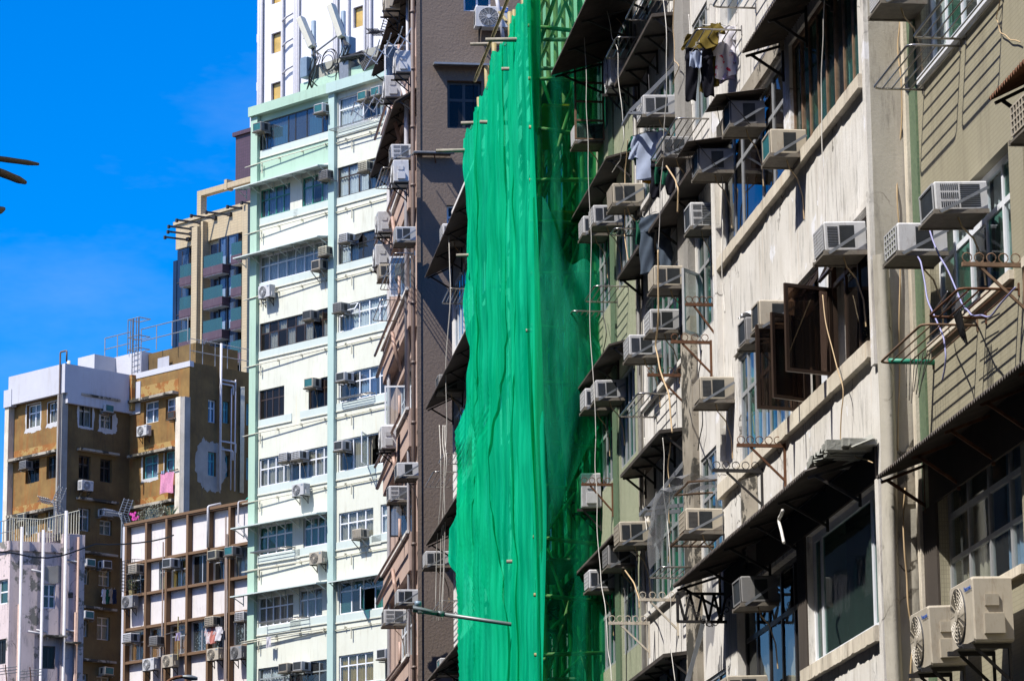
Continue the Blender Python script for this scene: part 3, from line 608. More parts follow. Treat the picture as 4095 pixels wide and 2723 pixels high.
# ================================================================== cream tenement
B = Bld('tenement', 'cream plastered tenement with open dark casements and stained walls, second from right', (8.3, 0, 0), STREET); f = B.f
S1, S2, S3 = 12.42, 9.5, 6.5
window(f, -39.15, -35.55, S1, S1 + 1.5, 8, None, 'rusty_frame', ['glass_green', 'glass', 'glass_green', 'glass_teal'], rec=.04, cur=[(.0, .12), (.3, .5), (.7, .95)], cmat=['curtain_teal', 'curtain_white'], ft=.06)
window(f, -43.55, -39.55, S1, S1 + 1.5, [.16, .3, .62, .8], .66, 'alu', ['glass_brown', 'glass_dark'], rec=.03, ft=.055, cur=[(.02, .98)], cmat='curtain_beige')
window(f, -42.75, -39.6, S2, S2 + 1.42, 7, .64, 'alu', ['glass', 'glass_green', 'glass'], rec=.03, ft=.055, cur=[(.05, .5), (.6, .95)], cmat='curtain_white', lower=None)
window(f, -39.35, -37.75, S2 + .02, S2 + 1.42, 3, .74, 'brown_frame', ['glass_brown'], rec=.03, ft=.05, op={0: ('L', 78), 1: ('L', 62), ('t', 2): ('T', 32)})
window(f, -37.35, -35.40, S2 + .02, S2 + 1.42, 3, .74, 'brown_frame', ['glass_brown'], rec=.03, ft=.05, op={0: ('L', 70), ('t', 0): ('T', 26), ('t', 1): ('T', 30)})
window(f, -38.9, -35.35, S3, S3 + 1.5, [.12, .84], .0, 'white_frame', ['glass_green'], rec=.07, ft=.085, cur=[(.9, .98)], cmat='curtain_blue')
window(f, -43.2, -39.4, S3 - .1, S3 + 1.45, 5, .62, 'dark_frame', ['glass_dark', 'glass'], rec=.10, ft=.06, cur=[(.1, .3), (.5, .75)], cmat='curtain_beige')
for z in (15.35, 3.5):
    for a, b in ((-43.4, -39.6), (-39.1, -35.6)): window(f, a, b, z, z + 1.45, 5, .65, 'alu', 'glass', cur=[(.1, .4)])
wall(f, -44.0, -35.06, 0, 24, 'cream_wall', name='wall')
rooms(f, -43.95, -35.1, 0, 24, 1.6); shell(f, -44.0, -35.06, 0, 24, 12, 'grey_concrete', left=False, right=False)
fr = B.right(-35.06); wall(fr, 0, .42, 0, 24, 'grey_concrete', name='end_wall')
# edge strips and a rounded pilaster on the end wall
part(f, 'edge_strip', 'cream_wall', lambda m: m.box(-35.20, -35.062, -.05, 0, 9.2, 24))
part(fr, 'pilaster', 'grey_concrete', lambda m: m.grid(lambda a, b: (-.02 + .17 * a + .012 * math.sin(b * 17), -.11 * math.sin(a * math.pi) ** .6 - .004, 0 + 10.35 * b), 8, 44), smooth=True)
part(f, 'pilaster', 'cream_wall', lambda m: m.box(-35.23, -35.07, -.045, 0, 0, 8.0))
for z, th in ((S1, .16), (S2, .20), (S3, .17)):
    a = -43.95 if z > 8 else -39.1
    def sil(m):
        n = 60; L0 = -35.3 - a; rn = random.Random(int(z * 10)); jj = [rn.uniform(-.006, .006) - .02 * (rn.random() > .9) for _ in range(n + 1)]
        sec = lambda i: [(-.075 - jj[i] * .6, z - th - jj[i]), (-.075 - jj[i] * .5, z - .012), (-.06, z - .004), (.07, z - .004), (.07, z - th)]
        pts = [(a + L0 * i / n, y_, z_) for i in range(n + 1) for y_, z_ in sec(i)]
        m._add(pts, [(i * 5 + k, (i + 1) * 5 + k, (i + 1) * 5 + (k + 1) % 5, i * 5 + (k + 1) % 5) for i in range(n) for k in range(5)] + [(4, 3, 2, 1, 0), tuple(n * 5 + k for k in range(5))])
    part(f, 'sill', 'sill_paint', sil)
part(f, 'edge_strip', 'cream_wall', lambda m: m.box(-43.98, -43.7, -.07, 0, 9.3, 24))
part(f, 'window_hood', 'mouldy_wall', lambda m: m.box(-43.6, -39.4, -.05, 0, S1 + 1.52, S1 + 1.75))
part(f, 'window_hood', 'cream_wall', lambda m: m.box(-42.9, -35.3, -.03, 0, S2 + 1.45, S2 + 1.53))
part(f, 'window_pier', 'white_frame', lambda m: m.box(-37.72, -37.40, -.03, .1, S2, S2 + 1.44))
part(f, 'stain_pilaster', 'mouldy_wall', lambda m: m.grid(lambda a, b: (-42.4 + .75 * a, -.13 * math.sin(a * math.pi) - .004, 8.15 + 1.05 * b), 10, 6), smooth=True)
part(f, 'shade_board', 'awning_shade', lambda m: m.box(-43.9, -35.25, -.03, 0, S3 + 1.5, 8.36)); part(f, 'shade_board', 'awning_shade', lambda m: m.box(-39.38, -38.92, -.02, 0, S3, S3 + 1.5))  # dark boards stand for awning shade above and beside the window
awning(f, -39.5, -35.3, 14.08, .50, .16, 'tin', True, brackets=4, wl=.09)
awning(f, -44.3, -36.0, 8.42, .62, .20, 'tin', True, brackets=6, wl=.09, truss=False)
part(f, 'awning_truss', 'dark_steel', lambda m: ([m.bar((-43.9, -.62 + .155 * q, 8.06), (-43.9, -.62 + .155 * q + .078, 7.72), .03, .03) for q in range(4)], [m.bar((-43.9, -.62 + .155 * q + .078, 7.72), (-43.9, -.62 + .155 * (q + 1), 8.06), .03, .03) for q in range(4)], m.bar((-43.9, -.64, 8.07), (-43.9, 0, 8.07), .035, .035), m.bar((-43.9, -.64, 7.71), (-43.9, 0, 7.71), .035, .035), m.bar((-43.9, -.63, 8.07), (-43.9, -.63, 7.71), .035, .035)))
def rubble(m):
    rr = random.Random(3)
    for i in range(16):
        u = -36.6 + i * .09; m.grid(lambda a, b, u=u, k=rr.random(), q=rr.random(): (u + .12 * a, -.06 - .5 * b * (.55 + .4 * q) * (1 if i < 12 else .6), 8.42 - .1 * b + .05 * math.sin(a * 3.1) + .05 * k), 2, 3); m.box(u, u + .1, -.30 - .22 * rr.random(), -.02, 8.33 + .04 * rr.random(), 8.40 + .05 * rr.random())
part(f, 'broken_ledge', 'raw_concrete', rubble)

# ================================================================== narrow cream tenement with a grey stucco column
C = Bld('tenement', 'narrow off-white tenement with grey stucco column, beside the cream tenement', (8.38, 0, 0), STREET); f = C.f
for k, s in enumerate((17.7, 14.8, 11.85, 8.68, 5.7)):
    window(f, -45.95, -44.1, s, s + 1.5, 4, .62, 'alu', ['glass', 'glass_green'], rec=.02, cur=[(.05, .9)] if s != 11.85 else [(.0, 1)], cmat='curtain_dots' if s == 11.85 else 'curtain_white', op={0: ('L', 40)} if s == 11.85 else None)
    window(f, -50.3, -47.0, s + (.05 if k % 2 else 0), s + 1.48, 7, .66 if k != 2 else .7, 'alu' if k != 3 else 'grey_frame', ['glass_green', 'glass'], rec=.02, cur=[(.1, .35), (.55, .95)], cmat=['curtain_green', 'curtain_white'] if k > 1 else 'curtain_white')
wall(f, -50.62, -44.0, 0, 24, 'cream_wall_far'); rooms(f, -50.6, -44.02, 0, 24, 1.4); shell(f, -50.62, -44.0, 0, 24, 12, 'grey_concrete')
part(f, 'column', 'grey_stucco', lambda m: m.box(-46.85, -46.05, -.10, 0, 12.2, 24))
part(f, 'column', 'mouldy_wall', lambda m: m.box(-46.82, -46.02, -.09, 0, 0, 12.2))
part(f, 'downpipe', 'tin_edge', lambda m: m.tube([(-50.52, -.06, 0), (-50.52, -.06, 24)], .032, 8), smooth=True)
for z in (16.85, 13.85, 10.85, 7.75):
    awning(f, -50.5, -44.1 if z in (13.85,) else -47.0, z, .38, .05, 'tin', False, th=.05, brackets=5, wl=.1)
    part(f, 'ledge', 'cream_wall_far', lambda m: m.box(-50.55, -46.9, -.06, .0, z + .9, z + .97))
    for u in (-49.6, -48.6, -47.7): part(f, 'wall_joint', 'dark_steel', lambda m: m.box(u - .008, u + .008, -.004, .0, z + .05, z + .88))

# ================================================================== green mosaic tenement, and the one beyond it
D = Bld('tenement', 'green mosaic tenement partly behind the green scaffold net', (8.3, 0, 0), STREET); f = D.f
for s in (16.9, 14.0, 11.2, 8.35, 5.4):
    for a, b in ((-52.35, -50.85), (-54.7, -53.05), (-57.0, -55.3), (-59.3, -57.6), (-61.6, -59.9)):
        window(f, a, b, s, s + 1.42, 4, .6, 'alu' if a > -55 else 'white_frame', ['glass_green', 'glass', 'glass_teal'], rec=.02, cur=[(.0, .3), (.5, .8)], cmat=['curtain_white', 'curtain_green', 'curtain_beige'])
wall(f, -62, -50.66, 0, 22.5, 'green_mosaic'); rooms(f, -61.9, -50.7, 0, 22.4, 1.4); shell(f, -62, -50.66, 0, 22.5, 12, 'grey_concrete')
for u in (-52.7, -55.0, -57.3, -59.6): part(f, 'column', 'green_mosaic_dark', lambda m: m.box(u - .22, u + .22, -.03, 0, 0, 22.5))
for z, c in ((18.9, False), (15.85, False), (12.95, False), (10.05, True)): awning(f, -61.5, -50.75, z, .40, .12, 'tin', c, th=.03, brackets=8)
za_ = f.px(2224, 258, .85)[1]; awning(f, -53.5, -47.6, za_ + .28, .85, .26, 'tin', True, brackets=5, wl=.09)
part(f, 'parapet', 'pale_wall', lambda m: m.box(-62, -50.7, -.05, .2, 19.2, 22.6))

E2 = Bld('tenement', 'white framed old tenement in the gap left of the green net', (8.3, 0, 0), STREET); f = E2.f
for s in (18.1, 15.1, 12.1, 9.1, 6.1):
    for a, b in ((-75.6, -72.9), (-72.3, -69.5), (-69, -66)): window(f, a, b, s, s + 1.5, 5, .62, 'white_frame', ['glass_blue', 'glass'], rec=.02, cur=[(.1, .5)])
wall(f, -76, -62.04, 0, 21.4, 'pale_wall'); rooms(f, -75.9, -62.1, 0, 21.3, 1.4); shell(f, -76, -62.04, 0, 21.4, 12, 'brown_wall')
for z, c in ((20.15, False), (17.15, False), (14.1, True), (11.1, True)): awning(f, -75.9, -66, z, .62, .3, 'tin', c, th=.03, brackets=6)

# ================================================================== brown and pink tenement beyond the net
Fb = Bld('tenement', 'tall tenement with blank dark brown side wall and pink street front', (8.15, 0, 0), STREET); f = Fb.f
UF = -82.2
fw_ = [25.1, 22.15, 19.2, 16.2, 13.25, 10.3, 7.3, 28.0]
for i, s in enumerate(fw_):
    window(f, -87.6, -82.75, s - 1.0, s + .55, 7, .68, 'white_frame' if i % 3 else 'dark_frame', ['glass', 'glass_dark', 'glass_blue'], rec=.10, cur=[(.1, .4), (.6, .9)], op={5: ('R', 84)} if i in (1, 3, 5) else {3: ('R', 80)} if i in (2, 7) else None)
    pass
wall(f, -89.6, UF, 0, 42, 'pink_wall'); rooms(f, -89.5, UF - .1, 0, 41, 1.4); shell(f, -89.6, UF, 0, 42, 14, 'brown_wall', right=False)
fg = Fb.right(UF)
def gpx(x, y): return fg.px(x, y)
a0, z0_ = gpx(1789, 513); a1, z1_ = gpx(1925, 326)
window(fg, a0, a1, z0_, z1_, 2, .62, 'dark_frame', 'glass_dark', rec=.14, ft=.07)
a0, z0_ = gpx(1854, 45); window(fg, a0, a0 + .68, z0_, z0_ + 1.1, 2, None, 'white_frame', 'glass_brown', rec=.10, ft=.05)
a0, z0_ = gpx(1787, 935); window(fg, a0, a0 + .8, z0_, z0_ + .72, 2, .6, 'white_frame', 'glass_dark', rec=.10, ft=.05)
for zz in (28.6, 31.6, 34.6): window(fg, .75, 1.7, zz, zz + 1.1, 2, .6, 'dark_frame', 'glass_dark', rec=.12)
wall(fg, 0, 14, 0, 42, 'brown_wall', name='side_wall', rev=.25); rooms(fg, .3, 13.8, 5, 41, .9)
a0, z0_ = gpx(1731, 264); part(fg, 'window_hood', 'galv', lambda m: m._add([(a0, 0, z0_ + .06), (a0 + 1.6, 0, z0_ + .06), (a0 + 1.6, -.34, z0_), (a0, -.34, z0_), (a0, 0, z0_), (a0 + 1.6, 0, z0_), (a0 + 1.6, -.34, z0_ - .05), (a0, -.34, z0_ - .05)], [(0, 3, 2, 1), (4, 5, 6, 7), (3, 7, 6, 2), (0, 4, 7, 3), (1, 2, 6, 5)]))
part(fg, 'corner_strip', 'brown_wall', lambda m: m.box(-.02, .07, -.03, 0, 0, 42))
pipe(f, [(UF - .12, -.10, 0), (UF - .12, -.10, 42)], .055, 'pipe_brown', 'downpipe')
for k in range(18): z = 6 + 1.47 * k; part(f, 'pipe_collar', 'pipe_brown', lambda m: m.tube([(UF - .12, -.10, z), (UF - .12, -.10, z + .07)], .07, 8), smooth=True)
for s in fw_:      # projecting pink spandrels with ledges, pipes and stacks
    part(f, 'spandrel', 'pink_wall', lambda m: m.box(-89.5, UF - .25, -.20, 0, s - 1.95, s - 1.02))
    part(f, 'ledge', 'pale_wall', lambda m: m.box(-89.5, UF - .24, -.27, -.202, s - 1.06, s - .99))
    pipe(f, [(-89.4, -.42, s - 1.2), (UF - .35, -.42, s - 1.2), (UF - .35, -.42, s - .7)], .035, 'pipe_pink')
    pipe(f, [(-89.4, -.36, s - 1.75), (-85.0, -.36, s - 1.55), (-84.6, -.36, s - 1.95), (-84.6, -.2, s - 2.6)], .05, 'pipe_pink')
for u in (-83.0, -88.1, -88.35): pipe(f, [(u, -.16, 0), (u, -.16, 42)], .04, 'pipe_white')
awning(f, -89.5, UF - .1, 26.15, .55, .35, 'tin', False, th=.04, brackets=6)
awning(f, -89.5, UF - .1, 28.9, .5, .3, 'tin', False, th=.04, brackets=6)

# ================================================================== bamboo scaffold and its green netting
NX, NY0, NY1 = 7.30, 54.5, 63.4
sc = empty('bamboo_scaffold', Matrix.Translation((7.8, 60, 0)), 'bamboo scaffold seen dimly behind the green net', 'scaffold'); SI = Matrix.Translation((-7.8, -60, 0))
def pole(a, b, r=.04, mat='bamboo'):
    a, b = SI @ Vector(a), SI @ Vector(b); d = b - a; n = max(2, int(d.length / .45)); P = []; rs = []
    for i in range(n + 1):
        t = i / n; P.append(a + d * t); rs.append(r * (1.13 if i % 2 else .95))
    m = MB(); m.tube(P, rs, 7); return m.build('pole', mat, sc, True)
rr = random.Random(11)
for y in [NY0 + .15 + .95 * k for k in range(10)]:
    pole((NX + .12, y, 0), (NX + .12 + rr.uniform(-.05, .05), y, 19.7 + rr.uniform(.0, .95)), .042); 
    if y < 60: pole((8.12, y + .1, 0), (8.12, y + .1, 21.2), .04)
for k in range(24):
    z = .9 + k * .86 + rr.uniform(-.1, .1)
    pole((NX + .09, NY0 - rr.uniform(-.05, .22) + .1, z), (NX + .09, NY1 + .1 + rr.uniform(.5, 2.0) * (10.5 < z < 13.5), z + rr.uniform(-.15, .15)), .033)
    pole((NX - .06, NY0 + .12, z + .08), (8.35, NY0 + .12, z + rr.uniform(-.1, .2)), .033); pole((8.05, NY0 + .2, z + .1), (8.05, NY1, z), .032)
    if k % 2: pole((NX - rr.uniform(.05, .4), NY0 + 2.1 * (k % 5) + .4, z + .05), (8.3, NY0 + 2.1 * (k % 5) + .4, z + .1), .033, 'bamboo_grey')
for k in range(7):
    z = 3 + k * 2.6; pole((NX + .1, NY0 + .25, z), (8.2, NY0 + .3, z + 2.4), .033); pole((8.2, NY0 + .4, z), (NX + .2, NY0 + .42, z + 2.2), .03); pole((NX + .2, NY0 + .8, z), (NX + .2, NY0 + 6, z + 2.5), .032)
for dy, z, L_ in ((1.3, 19.15, .62), (7.9, 19.6, .3), (9.3, 19.45, .62), (5.6, 18.9, .22)):      # stubs standing out of the net
    pole((NX - L_, NY0 + dy, z + rr.uniform(-.06, .02)), (8.2, NY0 + dy, z), .036, 'bamboo_grey')
for z in (17.7, 15.9, 12.4, 10.2, 8.3):
    m = MB(SI); m.box(NX + .2, 8.0, NY0 + .3, NY0 + 3, z, z + .03); m.build('plank', 'yellow_cloth' if z in (17.7, 15.9) else 'bamboo_grey', sc)

net = empty('safety_net', Matrix.Translation((NX, NY0, 0)), 'bright green mesh net draped over the bamboo scaffold', 'safety net')
YF = [(4, 64.2), (9.4, 64.3), (10.3, 64.9), (11.1, 65.7), (12.0, 66.5), (12.6, 66.4), (13.3, 65.6), (13.8, 64.6), (14.6, 63.8), (15.5, 63.6), (16.5, 63.9), (17.4, 63.5), (18.9, 63.8), (19.85, 63.9), (21, 63.4)]
def lerp(t, x):
    for (a, p), (b, q) in zip(t, t[1:]):
        if x <= b: return p + (q - p) * max(0, (x - a) / (b - a))
    return t[-1][1]
def pleat(t): return abs(math.sin(t)) ** .7 - .6            # sharp creases between soft swells
def fold(y, z, k=0.0):
    s = .5 + .5 * math.sin(z * .19 + 1 + k)
    return .10 * math.sin(y * 2.3 + .04 * z + k) + .085 * pleat(y * 2.9 - .05 * z + 1.2 + 2 * k) * (1 - .4 * s) + .06 * pleat(y * 5.7 + .06 * z + .35 * math.sin(z * .3) + k) * (.4 + .6 * s) + .035 * pleat(y * 10.3 - .08 * z + k) + .014 * math.sin(y * 31 + .2 * z) + .014 * math.sin(z * 1.9 + y * 5.1 + k) + .01 * math.sin(z * 4.7 - y * 3.3)
rn = random.Random(5); ZT = 19.7
cuts = [0, .21, .40, .57, .79, 1.0]
for i in range(5):
    for j, (za, zb) in ((1, (3.5, ZT)),):
        a0, a1 = cuts[i] - (.035 if i else 0), cuts[i + 1] + (.02 if i < 4 else 0); k = rn.uniform(0, 3); off = .035 * (i % 3)
        def sheet_fn(a, b):
            z = za + (zb - za) * b; t = a0 + (a1 - a0) * a; y = NY0 + (lerp(YF, z) - NY0) * t
            top = (.05 * math.sin(y * 9 + k) + .10 * max(0, math.sin(y * 3.3 + k)) ** 6) * max(0, (b - .96) / .04) if j else 0
            low = .12 * math.sin(y * 2.1 + k) * max(0, 1 - b / .1) * 0
            tuck = 1 - .55 * math.exp(-((z - zb) / .9) ** 2)                  # gathered where it is tied to the top pole
            return (fold(y, z, .35 * k) * min(1, 7 * t + .2) * tuck - .04 - off, y - NY0, z + top + low)
        m = MB(); m.grid(sheet_fn, 90, 130); m.build('street_sheet', 'net', net, True)
def end_sheet(a, b):
    z = 3.5 + 19.5 * b; x = -.06 + 1.12 * a
    q = .07 * math.sin(a * 9 + .5 * z) + .05 * math.sin(a * 17 - .8 * z + 2 * math.sin(z * .3)) + .04 * math.sin(z * 1.9 + 3 * a) + .02 * math.sin(z * 6 + a * 11)
    return (x + .04 * math.sin(z * .9), -.10 + q * (.3 + .7 * math.sin(a * 3.14)), z)
m = MB(); m.grid(end_sheet, 50, 150); m.build('end_sheet', 'net_thin', net, True)
def flap(a, b):
    z = 11.4 + (4.6 - 1.5 * a + .25 * math.sin(a * 9)) * b; x = -.05 + (1.0 + .40 * math.sin(min(1, b * 1.7) * 3.1)) * a; return (x, -.22 - .35 * math.sin(a * 3.1) * math.sin(b * 3.1) + .05 * math.sin(a * 14 + z * 2), z - 1.3 * (1 - a) * (1 - b) + .9 * a * (1 - b))
m = MB(); m.grid(flap, 40, 40); m.build('loose_flap', 'net_flap', net, True)
def edge(a, b):
    z = 3.5 + 19.2 * b; return (-.10 + .16 * a + .05 * math.sin(z * .8 + 5 * a), -.14 + .1 * math.sin(a * 6 + z * .5) - .05 * a, z)
m = MB(); m.grid(edge, 8, 150); m.build('corner_fold', 'net', net, True)
for i in range(11):                                         # ties along the top pole
    y = .5 + i * .88; m = MB(); m.tube([(-.07, y, ZT - .12), (.02, y, ZT + .05), (.16, y + .03, ZT - .02)], .02, 5); m.build('tie', 'green_tarp', net)

# ================================================================== street lamp reaching out in front of the net
lp = empty('street_lamp', Matrix.Translation((7.4, 57.5, 0)), 'grey street lamp arm reaching left in front of the green net', 'street lamp')
lz = Vector((7.4, 57.5, 0))
def lpt(x, y): 
    d = CAM_ROT @ Vector((x - PW / 2, -(y - PH / 2), -F_PX)); k = 57.5 / d.y; p = CAM_LOC + d * k; return p - lz
p0, p1, p2, p3 = lpt(2041, 2495), lpt(1770, 2455), lpt(1745, 2452), lpt(1650, 2432)
m = MB(); m.tube([p0 + Vector((.9, 0, -.14)), p0, p1], .035, 8); m.build('arm', 'lamp_grey', lp, True)
m = MB(); d_ = (p3 - p2); m.grid(lambda a, b: p2 + d_ * a * 1.0 + Vector((0, math.cos(b * 6.283) * .11 * (.6 + .4 * math.sin(a * 3)), math.sin(b * 6.283) * .045 * (.8 + .5 * a))), 8, 12); m.build('lamp_head', 'lamp_grey', lp, True)
m = MB(); m.box(p3.x + .08, p3.x + .42, -.09, .09, p3.z - .075, p3.z - .045); m.build('lens', 'glass_frost', lp)
m = MB(); m.tube([p3 + Vector((.09, 0, .04)), p3 + Vector((.09, 0, .12))], .06, 10); m.build('photocell', 'blue_grey', lp, True)
m = MB(); m.tube([p1 + Vector((.02, 0, 0)), p1 + Vector((-.1, 0, .015))], .05, 8); m.build('clamp', 'lamp_grey', lp, True)

# ================================================================== mint tenement
LG = math.atan2(-.78646, .61764)
Mt = Bld('tenement', 'tall pale mint and cream tenement in the middle, full of window air conditioners', (9.08, 144.11, 0), LG); f = Mt.f
U = lambda x, y=1500: f.px(x, y)[0]
uL, uP0, uP1, uR = U(1009), U(1322), U(1346), U(1700)
ztop = f.px(1175, 398)[1]
LW = [  # left bay: xl, y bottom at xl, xr, y top at xl, columns, transom, frame, glass, curtains, curtain material
 (1036, 607, 1320, 492, [.10, .40, .50, .66, .88], None, 'dark_frame', 'glass_blue', [(.13, .38), (.67, .86)], 'curtain_teal'),
 (1040, 875, 1160, 763, 4, .62, 'green_frame', 'glass', [(.05, .95)], 'curtain_blue'), (1208, 829, 1322, 714, 3, .64, 'green_frame', 'glass', [(.05, .35), (.6, .9)], 'curtain_white'),
 (1037, 1136, 1322, 1029, 8, .62, 'white_frame', 'glass', [(.02, .98)], 'curtain_white'),
 (1038, 1407, 1322, 1296, 8, .62, 'brown_frame', ['glass_dark', 'glass'], [(.05, .95)], 'curtain_beige'),
 (1036, 1680, 1136, 1563, 4, .66, 'brown_frame', 'glass_dark', [(.2, .3)], 'curtain_beige'), (1234, 1638, 1323, 1522, 3, .66, 'brown_frame', 'glass_dark', [(.2, .5)], 'curtain_white'),
 (1036, 1949, 1324, 1836, 9, .62, 'white_frame', 'glass', [(.02, .5), (.62, .98)], 'curtain_beige'),
 (1032, 2224, 1169, 2108, 4, .64, 'white_frame', 'glass', [(.02, .98)], 'curtain_green'), (1213, 2190, 1323, 2074, 4, .64, 'white_frame', 'glass', [(.02, .98)], 'curtain_green'),
 (1032, 2509, 1172, 2391, 5, .64, 'white_frame', 'glass', [(.02, .98)], 'curtain_beige'), (1195, 2476, 1288, 2360, 3, .64, 'white_frame', 'glass', [(.02, .98)], 'curtain_beige'),
 (1032, 2790, 1322, 2673, 6, .64, 'grey_frame', 'glass', [(.02, .4)], 'curtain_white')]
RW = [
 (1352, 518, 1640, 398, [.34, .52, .72, .86], .62, 'white_frame', 'glass', [(.02, .33), (.55, .95)], 'curtain_white'),
 (1350, 794, 1640, 673, 7, .66, 'brown_frame', 'glass', [(.02, .5), (.75, .98)], 'curtain_white'),
 (1353, 1060, 1640, 955, 6, .64, 'dark_frame', 'glass', [(.02, .25), (.8, .98)], 'curtain_white'),
 (1352, 1331, 1640, 1224, 7, .62, 'white_frame', 'glass', [(.05, .95)], 'curtain_white'),
 (1354, 1613, 1640, 1496, 7, .64, 'white_frame', ['glass', 'glass_blue'], [(.3, .5)], 'curtain_blue'),
 (1352, 1888, 1640, 1761, [.2, .4, .62, .8], .0, 'white_frame', 'glass', [(.2, .45), (.8, .98)], 'curtain_beige'),
 (1355, 2167, 1493, 2053, 4, .62, 'white_frame', 'glass', [(.02, .98)], 'curtain_beige'), (1522, 2134, 1640, 2018, 3, .62, 'white_frame', 'glass', [(.02, .6)], 'curtain_white'),
 (1355, 2458, 1640, 2328, 6, .70, 'white_frame', ['glass_teal', 'glass'], [(.5, .98)], 'curtain_green'),
 (1355, 2740, 1493, 2622, 4, .64, 'white_frame', 'glass', [(.02, .98)], 'curtain_yellow'), (1540, 2715, 1640, 2600, 2, .64, 'dark_frame', 'glass_dark', None, None)]
sills = []
for xl, yb, xr, yt, c_, tr, fm, g_, cu, cm in LW + RW:
    wn, (a, b, z0_, z1_) = winpx(f, xl, yb, xr, yt, c_, tr or None, fm, g_, rec=.06, cur=cu, cmat=cm or 'curtain_white', ft=.055, grille='white_frame' if fm == 'white_frame' and xl < 1040 and yb < 1200 else None,
         op={('t', 5): ('T', 38)} if (xl == 1036 and yb == 1949) else {2: ('L', 55)} if yb in (2458,) else {('t', 1): ('T', 35)} if yb in (1331, 1060) else {2: ('L', 60)} if yb == 1888 else None)
    sills.append((a, b, z0_, xl < 1340))
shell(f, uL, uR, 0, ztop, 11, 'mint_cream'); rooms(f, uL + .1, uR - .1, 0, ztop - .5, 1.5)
z1f = f.px(1178, 690)[1]      # below the top storey the left bay is cream
wall(f, uP0, uR, 0, ztop, 'mint_cream', name='wall'); wall(f, uL, uP0, z1f, ztop, 'mint_green', name='wall'); wall(f, uL, uP0, 0, z1f, 'mint_cream', name='wall')
part(f, 'pilaster', 'mint_green', lambda m: m.box(uL - .02, uL + .40, -.17, 0, 0, ztop)); part(f, 'pilaster', 'mint_blue', lambda m: m.box(uP0, uP1, -.17, 0, 0, ztop))
part(f, 'cornice', 'mint_green', lambda m: m.box(uL - .06, uP0 - .01, -.30, .3, ztop - .30, ztop + .12)); part(f, 'cornice', 'mint_blue', lambda m: m.box(uP0, uR, -.31, .3, ztop - .32, ztop + .12))
zz = f.px(1320, 330)[1]; up_ = U(1138, 380)
part(f, 'parapet', 'mint_green', lambda m: m.box(up_, up_ + 5.4, .9, 1.1, ztop, ztop + 1.0)); part(f, 'parapet', 'mint_blue', lambda m: m.box(up_ + 5.4, uR, .9, 1.1, ztop, ztop + 1.02))
part(f, 'roof_block', 'raw_concrete', lambda m: m.box(up_ + .5, up_ + 6.6, 1.2, 3.5, ztop + .6, ztop + 1.75))
for a, b, z0_, lf in sills:
    p0_, p1_ = (uL + .43, uP0 - .01) if lf else (uP1 + .01, uR)
    a2, b2 = max(a - .5, p0_), min(b + .5, p1_)
    part(f, 'sill', 'mint_grey', lambda m: m.box(a2, b2, -.03, .06, z0_ - .30, z0_ - .005))
    part(f, 'sill', 'mint_cream', lambda m: m.box(a2, b2, -.05, .0, z0_ - .36, z0_ - .302))
done = set()
for a, b, z0_, lf in sills:
    k = (round(z0_), lf)
    if k in done: continue
    done.add(k); p0_, p1_ = (uL - .35, uP0 - .08) if lf else (uP1 + .02, uR)
    pipe(f, [(p0_, -.20 if lf else -.06, z0_ - .62), (p0_ + .9, -.20 if lf else -.06, z0_ - .60), (p1_, -.06, z0_ - .56)], .022, 'pipe_cream')
    for q in range(4): u = p0_ + .6 + (p1_ - p0_ - .8) * q / 3; part(f, 'pipe_clip', 'pipe_cream', lambda m: m.box(u - .02, u + .02, -.12, 0, z0_ - .62, z0_ - .52))
    part(f, 'pipe_drop', 'pipe_cream', lambda m: m.tube([(p0_ + 1.0, -.10, z0_ - .60), (p0_ + 1.0, -.10, z0_ - 1.05)], .03, 6))
for yw, k in ((700, 0), (980, 0), (2070, 0), (2345, 0)):
    zc = f.px(1178, yw)[1]; awning(f, uL - .5, uP0 - .05, zc, .72, .12, 'pale_wall' if k else 'mint_grey', False, th=.05, brackets=7, bmat='mint_grey')
zc = f.px(1440, 2305)[1]; awning(f, uP1, uR, zc, .5, .1, 'mint_grey', False, th=.05, brackets=6, bmat='grey_frame')
zc = f.px(1200, 2355)[1]

